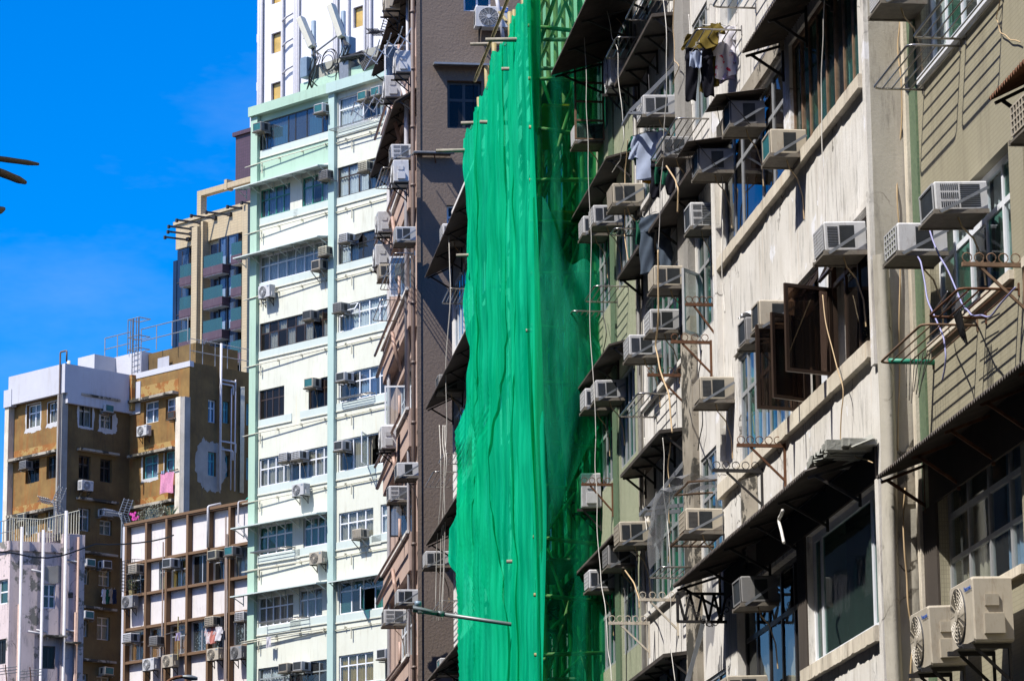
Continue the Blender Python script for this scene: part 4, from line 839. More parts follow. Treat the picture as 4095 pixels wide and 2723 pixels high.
# ================================================================== ochre corner tenement, far left
T = Bld('tenement', 'rust streaked ochre corner tenement with whitewashed parapet, far left', (-.67, 185.21, 0), LG); f1 = T.f
def U1(F, x, y): return F.px(x, y)[0]
u0, u1 = U1(f1, 42, 1700), U1(f1, 268, 1700)
zpb, zpt = f1.px(90, 1617)[1], f1.px(72, 1509)[1]
f2 = T.right(u1); d2 = U1(f2, 520, 1650)
f3 = T.face(Matrix.Translation((0, d2, 0))); v0, v1 = u1, U1(f3, 757, 1600); zr = f3.px(757, 1447)[1]
f4 = T.right(v1, d2); d4 = U1(f4, 1060, 1600)
for F, L_, fr_ in ((f1, ((106, 1715, 160, 1622), (190, 1695, 234, 1612), (101, 1935, 156, 1842), (185, 1917, 232, 1826), (95, 2140, 150, 2060), (183, 2125, 228, 2040), (90, 2360, 148, 2270), (180, 2345, 226, 2255)), 'white_frame'),
                   (f2, ((316, 1702, 368, 1602), (402, 1710, 448, 1655), (314, 1912, 362, 1818), (400, 1925, 446, 1832), (312, 2119, 360, 2027), (398, 2135, 448, 2075), (320, 2332, 355, 2268), (394, 2340, 442, 2276), (315, 2542, 352, 2476), (387, 2555, 440, 2462), (312, 2760, 350, 2690), (385, 2770, 440, 2700)), 'alu'),
                   (f3, ((575, 1697, 633, 1610), (662, 1684, 712, 1596), (571, 1917, 630, 1826), (657, 1895, 710, 1808), (571, 2130, 630, 2040), (657, 2110, 710, 2022)), 'teal_frame'),
                   (f4, ((832, 1687, 865, 1595), (890, 1690, 917, 1602), (831, 1900, 863, 1805), (890, 1903, 915, 1818), (985, 1700, 1006, 1610), (985, 1918, 1006, 1826)), 'teal_frame')):
    for k, (xl, yb, xr, yt) in enumerate(L_):
        dk = (F is f1 and 2 <= k < 4) or (F is f2 and 2 <= k < 4)
        winpx(F, xl, yb, xr, yt, 2, .64, 'dark_frame' if dk else ('white_frame' if (F is f3 and k < 2) or (F is f4 and k == 0) else fr_), 'glass_dark' if dk else 'glass', rec=.16, ft=.07, cur=[(.02, .98)] if not dk else None, cmat='curtain_beige' if F in (f1, f2) else 'curtain_blue')
wall(f1, u0, u1, 0, zpb + .4, 'ochre_wall', rev=.25); wall(f2, 0, d2, 0, zpb + .4, 'ochre_shade', rev=.25); wall(f3, v0, v1, 0, zr, 'ochre_wall', rev=.25); wall(f4, 0, d4, 0, zr, 'ochre_shade', rev=.25)
shell(f1, u0, v1, 0, zpb + .3, 12, 'ochre_shade', right=False, y0=d2); part(f1, 'roof', 'raw_concrete', lambda m: (m.quad((u0, 0, zpb + .3), (u1, 0, zpb + .3), (u1, d2, zpb + .3), (u0, d2, zpb + .3)), m.quad((v0, d2, zr - .02), (v1, d2, zr - .02), (v1, d2 + 12, zr - .02), (v0, d2 + 12, zr - .02))))
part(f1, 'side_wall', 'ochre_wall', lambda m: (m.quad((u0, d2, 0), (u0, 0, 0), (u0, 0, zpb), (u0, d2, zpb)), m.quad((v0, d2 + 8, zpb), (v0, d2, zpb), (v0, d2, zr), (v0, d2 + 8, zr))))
rooms(f1, u0 + .1, u1 - .1, 0, zpb, 1.2); rooms(f3, v0 + .1, v1 - .1, 0, zr - .3, 1.2); rooms(f2, .1, d2 - .1, 0, zpb, 1.2); rooms(f4, .1, d4, 0, zr - .3, 1.2)
up0, up1 = U1(f1, 70, 1560), U1(f1, 284, 1500) 
part(f1, 'parapet', 'whitewash', lambda m: m.box(u0 + .30, u1 + .28, -.42, -.2, zpb - .02, zpt)); part(f1, 'parapet', 'whitewash', lambda m: m.box(u1 + .08, u1 + .28, -.199, d2 - .01, zpb - .55, zpt)); part(f1, 'parapet', 'whitewash', lambda m: m.box(u0 - .05, u0 + .62, -.46, -.1, zpb - .1, zpb + .85))
part(f1, 'pilaster', 'sill_paint', lambda m: m.box(u0 - .03, u0 + .32, -.38, 0, 0, zpb)); part(f1, 'pilaster', 'grey_stucco', lambda m: m.box(u1 - .36, u1 + .06, -.40, 0, 0, zpb + .1))
pipe(f1, [(u1 - .05, -.5, 0), (u1 - .05, -.5, zpb + 2.2), (u1 + .5, -.5, zpb + 2.2), (u1 + .5, -.5, zpb + 1.6)], .05, 'pipe_brown')
for yy in (1830, 2055, 2270): z = f1.px(150, yy)[1]; part(f1, 'ledge', 'mouldy_wall', lambda m: m.box(u0 + .33, u1 - .41, -.42, 0, z, z + .14)); part(f1, 'stain_band', 'rust_wall', lambda m: m.box(u0 + .34, u1 - .42, -.012, 0, z + .14, z + .62))
for yy in (1598, 1815, 2010, 2222, 2440, 2650): z = f2.px(400, yy)[1]; part(f2, 'ledge', 'mouldy_wall', lambda m: m.box(.7, d2 * .78, -.35, 0, z, z + .12))
for yy in (1592, 1812, 2020): z = f3.px(640, yy)[1]; part(f3, 'ledge', 'mouldy_wall', lambda m: m.box(v0 + .3, v1 - .9, -.42, 0, z, z + .14)); part(f3, 'stain_band', 'rust_wall', lambda m: m.box(v0 + .31, v1 - .9, -.012, 0, z + .14, z + (.85 if yy < 1600 else .55)))
part(f3, 'pilaster', 'rust_wall', lambda m: m.box(v0 + .0, v0 + .5, -.30, 0, zpb - .4, zr - .05)); part(f3, 'pilaster', 'sill_paint', lambda m: m.box(v1 - .62, v1 - .22, -.42, 0, 0, zr - 1.9)); part(f3, 'pilaster', 'grey_stucco', lambda m: m.box(v1 - .21, v1 + .12, -.41, -.02, 0, zr - 1.95))  # grey strip carries the pale pilaster's shaded side in its colour
part(f3, 'coping', 'whitewash', lambda m: m.box(v0, v1 + .05, -.03, .25, zr - .25, zr + .05)); part(f3, 'inner_wall', 'whitewash', lambda m: m.box(v0 + .02, v0 + .9, -.05, -.004, zpb - .6, zpt - .4))
wz = f3.px(590, 1697)[1]
for F, k in ((f1, 0), (f2, 0)):
    pass
def ring_patch(F, xl, yb, xr, yt, mar, seed, mat):
    (ua, za), (ub, _), zb = F.px(xl, yb), F.px(xr, yb), F.px(xl, yt)[1]; r = random.Random(seed); n = 22; O = []; I = []
    cs = [(ua, za), (ub, za), (ub, zb), (ua, zb)]; dirs = [(0, -1), (1, 0), (0, 1), (-1, 0)]
    for k in range(4):
        (a0, b0), (a1, b1) = cs[k], cs[(k + 1) % 4]
        for i in range(n):
            t = i / n; I.append((a0 + (a1 - a0) * t, -.006, b0 + (b1 - b0) * t)); cx_, cz_ = (ua + ub) / 2, (za + zb) / 2; dx, dz = I[-1][0] - cx_, I[-1][2] - cz_; l = math.hypot(dx, dz); q = mar[k] * .5 * (1.0 + .09 * math.sin(2.1 * len(I) * .35 + seed) + r.uniform(-.10, .10)); O.append((I[-1][0] + dx / l * q, -.006, I[-1][2] + dz / l * q))
    N = 4 * n; part(F, 'plaster_patch', mat, lambda m: m._add(O + I, [(i, (i + 1) % N, N + (i + 1) % N, N + i) for i in range(N)]))
def blob(F, cu, cz, ru, rz, seed, mat):
    r = random.Random(seed); n = 26; P = [(cu, -.01, cz)]
    for i in range(n): t = i / n * 6.283; q = 1 + .14 * math.sin(3 * t + seed) + .08 * r.uniform(-1, 1); P.append((cu + ru * q * math.cos(t), -.01, cz + rz * q * math.sin(t)))
    part(F, 'plaster_patch', mat, lambda m: m._add(P, [(0, i + 1, (i + 1) % n + 1) for i in range(n)]))
ring_patch(f4, 831, 1900, 863, 1805, (1.7, 1.5, 1.1, 1.8), 4, 'grey_stucco')
for F, q, mr in ((f1, (106, 1715, 160, 1622), (.55, .2, .1, .25)), (f1, (190, 1695, 234, 1612), (.5, .1, .1, .12)), (f2, (316, 1702, 368, 1602), (.25, .3, .2, .3)), (f2, (402, 1710, 448, 1655), (.55, .7, .1, .25)), (f3, (571, 1917, 630, 1826), (.4, .12, .06, .3)), (f3, (657, 1895, 710, 1808), (.1, .06, .06, .14))): ring_patch(F, *q, mr, q[0], 'old_render')
# pipes on the shaded end
for x, ya, yb, r_ in ((878, 1375, 1960, .07), (935, 1520, 1965, .04), (919, 1555, 1960, .035)):
    ua, za = f4.px(x, ya); zb = f4.px(x, yb)[1]; pipe(f4, [(ua, -.14, zb), (ua, -.14, za)], r_, 'pipe_white', 'downpipe')
for y, xa, xb in ((1520, 878, 935), (1535, 878, 926), (1765, 878, 935), (1797, 878, 924)): ua, za = f4.px(xa, y); ub = f4.px(xb, y)[0]; pipe(f4, [(ua, -.14, za), (ub, -.14, za), (ub, -.14, za - .5)], .05, 'pipe_white')
for k in range(4): ua, za = f4.px(960 + k * 4, 1548); zb = f4.px(960, 1970)[1]; pipe(f4, [(ua, -.08, zb), (ua, -.08, za)], .035, 'pipe_cream', 'conduit')
# roof hut, water tank and railings
hx0, hz = f1.px(312, 1432, -4); hx1 = f1.px(378, 1426, -4)[0]
part(f1, 'roof_hut', 'whitewash', lambda m: m.box(hx0, hx1, 4, 8, zpb, hz)); 
hx2, hz2 = f1.px(440, 1434, -5.5); hx3 = f1.px(565, 1403, -5.5)[0]
part(f1, 'roof_hut', 'whitewash', lambda m: m.box(hx2, hx3, 5.5, 9.0, zpb, hz2)); part(f1, 'roof_hut', 'ochre_shade', lambda m: m.box(hx3 + .01, hx3 + 4.0, 6.0, 9, zr - .2, hz2 - .1)); ta, tz = f3.px(630, 1478, -1.5); tb = f3.px(676, 1470, -1.5)[0]; part(f3, 'water_tank', 'whitewash', lambda m: m.grid(lambda a, b: (ta + (tb - ta) * a, 1.5 + .02 * math.sin(a * 60), tz + .62 * b), 60, 1))
def railing(F, name, pts, h, n, mat='galv', r=.03, mids=1, parent=None):
    def fn(m):
        for (a, b) in zip(pts, pts[1:]):
            a, b = Vector(a), Vector(b)
            for q in range(mids + 1): t = Vector((0, 0, h * (q + 1) / (mids + 1))); m.tube([a + t, b + t], r, 5)
            for i in range(n + 1): p = a + (b - a) * i / n; m.tube([p, p + Vector((0, 0, h))], r, 5)
    return part(F, name, mat, fn, parent)
railing(f1, 'roof_railing', [(hx2 - .6, 5.6, hz2), (hx2 + 1.6, 5.6, hz2 + .0)], 1.25, 2); railing(f1, 'roof_railing', [(hx3 - .15, 5.6, hz2 - .1), (hx3 + 3.8, 5.6, hz2 - .1)], 1.35, 3)
railing(f4, 'roof_railing', [(0.1, .1, zr), (d4, .1, zr)], 1.3, 6, r=.022)
def cage(m):
    x = hx2 + 1.65
    for zq in (hz2 + .2, hz2 + .9, hz2 + 1.9): m.tube([(x, 5.4, zq), (x + .95, 5.4, zq), (x + .95, 6.2, zq), (x, 6.2, zq)], .03, 4, True)
    for q in range(5): m.tube([(x + .24 * q, 5.4, hz2 - .0), (x + .24 * q, 5.4, hz2 + 1.9)], .03, 4)
    for q in (.45, .95): m.tube([(x + q, 5.36, zpb + .5), (x + q, 5.36, hz2 + 1.9)], .03, 4)
    for q in range(12): m.tube([(x + .45, 5.36, zpb + .6 + .3 * q), (x + .95, 5.36, zpb + .6 + .3 * q)], .02, 4)
part(f1, 'ladder_cage', 'galv', cage)
pipe(f1, [(U1(f1, 185, 1500), 1.5, zpb), (U1(f1, 185, 1500), 1.5, zpt + .75)], .10, 'pipe_cream', 'vent_pipe')
# dark louvred windows in the inner corner
for yy in (1625, 1670, 1850, 1900, 2060): cu, cz = f3.px(531, yy); part(f3, 'louvre', 'rusty_frame', lambda m: m._add([(v0 - .95, -.15, cz + .25), (v0 - .15, -.15, cz + .25), (v0 - .3, -.5, cz - .3), (v0 - 1.05, -.5, cz - .3)], [(0, 1, 2, 3)]))

# ================================================================== brown grid block with white panels
G = Bld('office_block', 'low block with white panels in a brown concrete grid, below the ochre tenement', (4.49, 154.35, 0), LG); f = G.f
FD = .26                                           # fins stand this far out
gx = [f.px(x, 2330, FD)[0] for x in (500, 581, 662, 746, 830, 915, 1000)]
gz = [f.px(x, y, FD)[1] for x, y in ((494, 2104), (540, 2250), (615, 2366), (615, 2500), (529, 2646), (529, 2790))]
gw = gx[1] - gx[0]
for i in range(6):
    a, b = gx[i] + .08, gx[i + 1] - .08
    for k in (1, 3):
        z0_, z1_ = gz[k + 1] + .08, gz[k] - .08
        if i == 0 and k == 1: window(f, a, b, z0_, z1_, 2, .5, 'alu', 'glass_dark', rec=.05, cur=None)
        elif i == 1 and k == 1: window(f, a + .55, b, z0_, z1_, 2, .62, 'grey_frame', 'glass', rec=.05, cur=[(.05, .6)], cmat='curtain_yellow')
        else: window(f, a, b, z0_, z1_, 2, .62 if (i + k) % 2 else .0, 'alu' if i < 5 else 'grey_frame', 'glass_dark' if i in (3, 4) and k == 1 else 'glass', rec=.05, cur=[(.03, .97)] if not (i in (3, 4) and k == 1) else None,
                    cmat='curtain_spots' if k == 3 and i >= 3 else 'curtain_yellow' if k == 1 and i == 2 else 'orange_wood' if k == 3 else 'curtain_white')
wall(f, gx[0], gx[6], 0, gz[0], 'white_panel', rev=.2); rooms(f, gx[0], gx[6], 0, gz[0] - .2, 1.3); shell(f, gx[0], gx[6], 0, gz[0], 9, 'whitewash')
for u in gx: part(f, 'fin', 'brown_paint', lambda m: m.box(u - .07, u + .07, -FD, 0, 0, gz[0]))
for k, z in enumerate(gz):
    for i in range(6): part(f, 'beam', 'brown_paint', lambda m: m.box(gx[i] + .07, gx[i + 1] - .07, -FD + .02, 0, z - .06, z + .06 if k else z))
part(f, 'coping', 'brown_paint', lambda m: m.box(gx[0] - .1, gx[6] + .1, -FD - .02, .3, gz[0] + .002, gz[0] + .12))
part(f, 'end_strip', 'whitewash', lambda m: m.box(gx[0] - .34, gx[0] - .095, -FD + .1, 8.9, 0, gz[0]))
part(f, 'roof_wall', 'raw_concrete', lambda m: (m.box(gx[3] + .2, gx[6] + 1, 4.0, 4.3, gz[0], gz[0] + 1.1), m.box(gx[4] - .2, gx[6] + 1, 4.0, 4.3, gz[0] + 1.1, gz[0] + 1.6)))
part(f, 'roof_tarp', 'green_tarp', lambda m: m.grid(lambda a, b: (gx[5] + .1 + 1.9 * a, .5 + .9 * b, gz[0] + .28 + .12 * math.sin(a * 9 + b * 5) + .1 * math.sin(b * 7)), 14, 6), smooth=True)
for u, ya, yb in ((gx[2] - .12, 2165, 2720), (gx[5] - .16, 2110, 2720), (gx[5] - .06, 2180, 2720)): pipe(f, [(u, -FD - .06, 0), (u, -FD - .06, f.px(700, ya)[1])], .035, 'pipe_brown', 'downpipe')
pipe(f, [(gx[4] + .05, -FD - .05, gz[1] + .1), (gx[4] + .05, -FD - .05, gz[0] + .15), (gx[4] + .3, .2, gz[0] + .3)], .06, 'pipe_white', 'downpipe')
pipe(f, [(gx[6] - .05, -FD - .05, gz[1] + .1), (gx[6] - .75, -FD - .05, gz[1] + .9), (gx[6] - .75, -FD - .05, gz[0] + .1), (gx[6] - .5, .2, gz[0] + .2)], .04, 'pipe_white', 'hose')

# ================================================================== peeling pink house, bottom left corner
Kr = 146.0; d_ = CAM_ROT @ Vector((42 - PW / 2, -(2170 - PH / 2), -F_PX)); d_ *= Kr / math.hypot(d_.x, d_.y)
K = Bld('tenement', 'peeling pale pink house with white drainpipes and roof railing, bottom left corner', (d_.x, d_.y, 0), LG); f = K.f; g = K.face(Matrix.Rotation(R_(15) - LG, 4, 'Z'))
kz = f.px(42, 2167)[1]; kd = g.px(322, 2200)[0]; ks = g.px(246, 2200)[0]
for F, xl, yb, xr, yt, c_, fr_, gl_ in ((g, 171, 2430, 222, 2332, 2, 'white_frame', 'glass_green'), (g, 165, 2672, 220, 2580, 2, 'dark_frame', 'glass_dark'), (f, -8, 2418, 30, 2320, 1, 'white_frame', 'glass_teal'), (f, -30, 2660, 22, 2560, 2, 'dark_frame', 'glass_dark')):
    winpx(F, xl, yb, xr, yt, c_, .5 if fr_ == 'white_frame' else None, fr_, gl_, rec=.1, ft=.06, op={('t', 0): ('T', 30)} if False else None)
a, z = g.px(250, 2692); b, z2 = g.px(276, 2597); window(g, a, b, z, z2, 1, .66, 'red_board', 'red_board', rec=.12, name='shuttered_window')
wall(f, -9, 0, 0, kz, 'old_pink', rev=.2); wall(g, 0, kd, 0, kz, 'old_pink', rev=.2, name='side_wall'); shell(f, -9, 0, 0, kz - .02, kd, 'old_pink', right=False); rooms(g, .1, kd - .1, 0, kz - .3, 1.2); rooms(f, -8.9, -.1, 0, kz - .3, 1.2)
part(g, 'stair_tower', 'old_pink', lambda m: m.box(ks, kd + .15, -.14, .3, 0, kz + .45)); part(g, 'parapet', 'old_pink', lambda m: m.box(-.1, ks, -.10, .25, kz - .35, kz + .05)); part(f, 'parapet', 'old_pink', lambda m: m.box(-9, .1, -.10, .25, kz - .35, kz + .05))
part(g, 'parapet', 'old_pink', lambda m: m.box(g.px(165, 2190)[0], kd, .3, .6, kz, kz + .55))
blob(g, *g.px(206, 2295), .62, .36, 5, 'grey_stucco')
for x, yt, r_ in ((82, 2110, .065), (168, 2122, .065), (259, 2046, .07)): u_, z_ = g.px(x, yt); pipe(g, [(u_, -.26, 0), (u_, -.26, z_)], r_, 'pipe_white', 'drainpipe')
for x, yt in ((308, 2150), (70, 2418), (296, 2450)): u_, z_ = g.px(x, yt); pipe(g, [(u_, -.24, 0), (u_, -.24, z_)], .05, 'pipe_pink', 'drainpipe')
for xa, xb, y in ((259, 308, 2240), (120, 165, 2280), (105, 165, 2525), (255, 300, 2518), (140, 185, 2520)): ua, za = g.px(xa, y); ub = g.px(xb, y)[0]; pipe(g, [(ua, -.2, za), (ub, -.2, za - .08), (ub, -.2, za - .4)], .045, 'pipe_white')
for xl, xr, y in ((165, 258, 2548), (252, 312, 2575)): ua, za = g.px(xl, y); ub = g.px(xr, y)[0]; part(g, 'window_hood', 'mouldy_wall', lambda m: m.box(ua, ub, -.55, 0, za, za + .06))
railing(g, 'roof_railing', [(-.0, .15, kz), (g.px(170, 2190)[0], .15, kz), (kd, .3, kz + .5)], 1.05, 14, 'pipe_cream', .02, 0); railing(f, 'roof_railing', [(-6, .15, kz), (0, .15, kz)], 1.0, 26, 'galv', .018, 1)
ua, za = g.px(268, 2388); part(g, 'vent_grille', 'dark_steel', lambda m: [m.box(ua, ua + .22, -.165, -.142, za - .02 + .06 * q, za + .02 + .06 * q) for q in range(4)])

# ================================================================== beige residential tower
Be = Bld('apartment_tower', 'beige modern tower with green glass balconies and roof frame', (12.05, 309.69, 0), LG, 'tower'); f = Be.f
X = lambda x, y=1200, w=0: f.px(x, y, w)[0]
bz = f.px(717, 908)[1]; st = 3.0; zf0 = f.px(850, 1107)[1]          # a balcony slab level in the middle bay
b0, bR = X(714), X(1060)
wall(f, b0, bR, 0, bz, 'beige_tile', holes=[]); shell(f, b0, bR, 0, bz, 16, 'beige_tile')
part(f, 'parapet', 'beige_tile', lambda m: m.box(b0 - .1, bR, -.32, -.003, bz - 2.2, bz + .1)); part(f, 'coping', 'beige_tile', lambda m: m.box(b0 - .3, bR, -.5, .1, bz + .102, bz + .4))
for xa, xb, w_ in ((764, 786, 1.3), (800, 808, .9), (967, 988, 1.9)): ua, ub = X(xa, 1200, w_), X(xb, 1200, w_); zt_ = bz - (.4 if w_ != 1.3 else .9); part(f, 'fin', 'beige_tile', lambda m: m.box(ua, ub, -w_, -.004, 0, zt_))
for a_, b_, c_, d_, e_ in ((X(889), X(966), -.45, -.01, 2.3), (X(701), X(715), -.3, 4, 3.2), (X(716), X(763), -.25, -.01, 2.3), (X(845), X(888), -.12, -.01, 2.6), (X(787), X(799), -.1, -.01, 2.4)): part(f, 'curtain_wall', 'navy_glass', lambda m: m.box(a_, b_, c_, d_, 0, bz - e_))
for k in range(-22, 5):
    z = zf0 + k * st
    if z > bz - 4.6 or z < 25: continue
    for xa, xb, w_, dz, gh in ((811, 888, 1.35, 0, 1.0), (921, 964, 1.15, .55, 1.05), (716, 762, 1.0, -.2, 1.05)):
        ua, ub = X(xa, 1200, w_), X(xb, 1200, w_)
        o = part(f, 'balcony', 'purple_panel', lambda m: (m.box(ua, ub, -w_, -.46, z + dz - .2, z + dz + .5), m.box(ua + .02, ub - .02, -w_ + .02, -.02, z + dz - .32, z + dz - .22)))
        part(f, 'glass_panel', 'glass_teal', lambda m: (m.box(ua + .03, ub - .03, -w_ + .04, -w_ + .07, z + dz + .502, z + dz + .6 + gh), m.box(ua + .03, ua + .06, -w_ + .08, -.5, z + dz + .502, z + dz + .6 + gh)), o)
        part(f, 'soffit', 'pale_wall', lambda m: m.box(ua + .05, ub - .05, -w_ + .05, -.05, z + dz - .36, z + dz - .325), o)
    for xa, xb in ((890, 922), (923, 964)): o = part(f, 'window', 'dark_frame', lambda m: (m.box(X(xa), X(xb), -.52, -.455, z + .5, z + .6), m.box(X(xa), X(xa) + .12, -.53, -.456, z + .6, z + 3.2))); part(f, 'pane', 'glass_blue', lambda m: m.box(X(xa) + .3, X(xb) - .2, -.49, -.46, z + 1.5, z + 3.0), o); part(f, 'curtain', 'curtain_blue', lambda m: m.box(X(xa) + .35, X(xa) + .9, -.456, -.452, z + .7, z + 3.0), o)
    o = part(f, 'window', 'dark_frame', lambda m: (m.box(X(716), X(762), -.30, -.255, z + .1, z + .2), m.box(X(735), X(735) + .1, -.30, -.256, z + .2, z + 3.0))); part(f, 'pane', 'glass_blue', lambda m: m.box(X(737), X(760), -.29, -.26, z + .8, z + 2.6), o)
# roof frame, maintenance arms
pz0, pz1 = bz + .402, f.px(800, 768, 0)[1]
pu0, pu1 = X(798, 820), X(816, 820)
part(f, 'roof_frame', 'beige_tile', lambda m: (m.box(pu0, pu1 - .1, -.3, .4, pz0, pz1), m.box(pu1 - .1, bR, -.29, .39, pz1 - .5, pz1 - .002), m.box(X(908, 740), X(918, 740), -.34, .45, pz1 - .6, pz1 + .35)))
for xa, ya in ((660, 948), (672, 926), (675, 905), (707, 880), (765, 862), (825, 848), (910, 826), (967, 810)):
    u_, z_ = f.px(xa, ya, 2.2); part(f, 'maintenance_arm', 'dark_steel', lambda m: (m.bar((u_, -2.2, z_), (u_ + 1.6, .5, z_ - .25), .15, .15), m.box(u_ - .1, u_ + .1, -2.3, -2.1, z_ - .2, z_ + .1), m.box(u_ + 1.0, u_ + 1.4, -.6, -.2, z_ - .3, z_ + .02)))
# ================================================================== purple tower behind it
Pu = Bld('apartment_tower', 'dark purple slab tower rising behind the beige tower', (16, 335, 0), LG, 'tower'); f = Pu.f
a, z = f.px(943, 548); b = f.px(1060, 548)[0]
wall(f, a, b, 0, z, 'purple_tile', holes=[]); shell(f, a, b, 0, z, 12, 'purple_tile'); part(f, 'coping', 'purple_tile', lambda m: m.box(a - .25, b, -.25, 12, z + .002, z + .4)); c0 = f.px(968, 548)[0]
part(f, 'roof_plant', 'whitewash', lambda m: (m.box(c0, c0 + .3, 1, 1.3, z + .4, z + 2.2), m.box(c0, b, 1.3, 3, z + .4, z + 2.15)))

# ================================================================== white tiled tower
Wt = Bld('apartment_tower', 'white tiled tower block rising behind the mint tenement', (11.08, 195.1, 0), LG, 'tower'); f = Wt.f
a, b = f.px(1040, 300)[0], f.px(1750, 300)[0]
for x, y0_ in ((1085, 218), (1413, 116)):
    for k in range(-6, 8):
        u_, z_ = f.px(x, y0_); z_ += 3.0 * k; window(f, u_, u_ + .82, z_, z_ + 1.22, 1, None, 'brown_frame', 'amber_film', rec=.16, ft=.06) if 40 < z_ < 72 else None
wall(f, a, b, 0, 92, 'white_tile', rev=.3); shell(f, a, b, 0, 92, 14, 'white_tile'); rooms(f, a, b, 30, 91, 1.2)
for x, r_ in ((1044, .14), (1052, .10), (1136, .09), (1183, .07), (1189, .07), (1195, .07), (1201, .05), (1340, .07), (1347, .07), (1354, .07), (1399, .07), (1465, .10), (1477, .06), (1488, .09)):
    u_ = f.px(x, 250)[0]; pipe(f, [(u_, -.14, 20), (u_, -.14, 92)], r_, 'pipe_white', 'downpipe')
for x in (1182, 1342): part(f, 'cable_tray', 'galv', lambda m: m.box(f.px(x, 250)[0], f.px(x + 14, 250)[0], -.10, 0, 20, 92))
for y in (90, 190, 300): u_, z_ = f.px(1140, y); pipe(f, [(u_, -.2, z_), (u_ + .35, -.2, z_ + .2), (u_ + .9, -.2, z_ + .3)], .06, 'pipe_white')
for y in (152, 345): u_, z_ = f.px(1016, y); part(f, 'ledge', 'white_tile', lambda m: m.box(a - .55, a - .005, .2, 1.2, z_ - .25, z_ + .25))

# ================================================================== air conditioners
GA = 'air conditioners on the near street walls'
f = B.f
ac_side(f, 3225, 623, 'cream window air conditioner with rusty vent, below the rusted window strip', 'teal', mat='ac_cream', s=(1, 1, 1), group=GA)
ac_side(f, 3061, 501, 'grimy grey air conditioner under its own little tin roof, upper of two', 'dark', mat='ac_grey', s=(1.05, 1.05, 1), group=GA)
ac_side(f, 2935, 682, 'rust streaked air conditioner under its own little tin roof, lower of two', 'dark', mat='ac_grey', s=(1.05, 1.05, 1), group=GA)
ac_side(f, 3467, 1004, 'white air conditioner with many louvres, above the open dark casements', 'fine', s=(1.1, 1.08, 1.05), group=GA)
ac_side(f, 3178, 1303, 'cream vented air conditioner tucked against the open dark sashes', 'dark', mat='ac_cream', s=(1, 1, 1.05), group=GA)
ac_side(f, 3119, 1362, 'grey air conditioner with a white rag on top, left of the open sashes', 'dark', mat='ac_grey', s=(1, 1.05, .95), group=GA)
ac_side(f, 2937, 1602, 'beige air conditioner with two rusty vents, beside the long grey window', 'fine', mat='ac_cream', s=(1, 1.05, 1), group=GA)
ac_side(f, 3115, 2408, 'dark shaded air conditioner under the long corrugated awning', 'dark', mat='ac_grey', s=(1.1, 1.1, 1.1), group=GA)
ac_side(f, 3075, 2800, 'air conditioner at bottom edge, only its top in view', 'fine', mat='ac_cream', s=(1.2, 1.2, 1.1), group=GA)
for x, y, nm in ((3061, 501, 'upper'), (2935, 682, 'lower')):
    u, z = f.px(x, y); e = empty('tin_roof', f.at(u, z), f'small corrugated tin roof over the {nm} grimy air conditioner', 'tin roof', 'tin roofs over air conditioners')
    m = MB(); n = 40; m.grid(lambda a, b: (-.68 + .80 * a, -.62 * b, .44 - .10 * b + .013 * math.sin(a * 56)), n, 3); m.grid(lambda a, b: (.12 - .80 * a, -.62 * b, .435 - .10 * b + .013 * math.sin((1 - a) * 56)), n, 3); m.build('sheet', 'tin', e)
    m = MB(); m.tube([(-.5, -.5, .36), (-.5, -.45, .0)], .006, 4); m.build('tie_wire', 'dark_steel', e); m = MB(); m.tube([(.06, -.52, .37), (.07, -.2, -.02)], .006, 4); m.build('tie_wire', 'dark_steel', e)
u, z = f.px(3119, 1362); e = empty('rag', f.at(u - .3, z + .345), 'crumpled white rag on top of the grey air conditioner', 'rag')
m = MB(); m.grid(lambda a, b: (-.12 + .3 * a, -.42 + .3 * b, .07 * math.sin(a * 3.1) * math.sin(b * 3.1) + .02 * math.sin(a * 13 + b * 9)), 12, 12); m.build('cloth', 'poly_white', e, True)

f = A.f
ac_side(f, 3954, 841, 'large white louvred air conditioner at right edge, upper of the pair', 'louvre', s=(1.3, 1.3, .98), group=GA)
ac_side(f, 3792, 1004, 'large white air conditioner with green coil, lower of the right edge pair', 'green', s=(1.3, 1.28, 1.02), group=GA)
ac_side(f, 3705, 8, 'air conditioner cut by the top edge, right of the concrete end wall', 'fine', s=(1.2, 1.2, 1), group=GA)
ac_side(f, 4345, 500, 'caged air conditioner cut by the right edge under a rusty tin awning', 'grid', mat='ac_cream', s=(1.2, 1.2, 1.1), group=GA)
for x, y, nm, sc_ in ((4075, 2560, 'beige outdoor unit with fan, right one at the bottom right corner', 1.05), (3892, 2650, 'beige outdoor unit with fan, left one at the bottom right corner', 1.0)):
    u, z = f.px(x, y, .12); ac(f, u - .80 * sc_, z, nm, 'split', w=.16, s=(sc_, 1.25, 1.1), mat='ac_cream', group=GA)
f = C.f
ac_side(f, 2711, 461, 'white air conditioner on a long bracket left of the stucco column', 'grid', s=(1.1, 1.2, 1), group=GA)
ac_side(f, 2774, 622, 'grey air conditioner behind a steel rack, right of the stucco column', 'fine', mat='ac_grey', s=(1.05, 1.1, .98), group=GA)
ac_side(f, 2860, 905, 'white louvred air conditioner half hidden by the cream wall edge', 'louvre', s=(1, .8, 1.1), group=GA)
ac_side(f, 2761, 1146, 'cream air conditioner left of the dotted curtain window', 'fine', mat='ac_cream', s=(1.05, 1.2, .95), group=GA)
ac_side(f, 2726, 1319, 'white air conditioner with dark vent, upper of the stepped pair', 'grid', s=(1.05, 1.12, 1.0), group=GA)
ac_side(f, 2647, 1421, 'white air conditioner with dark vent, lower of the stepped pair', 'grid', s=(1.05, 1.08, 1), group=GA)
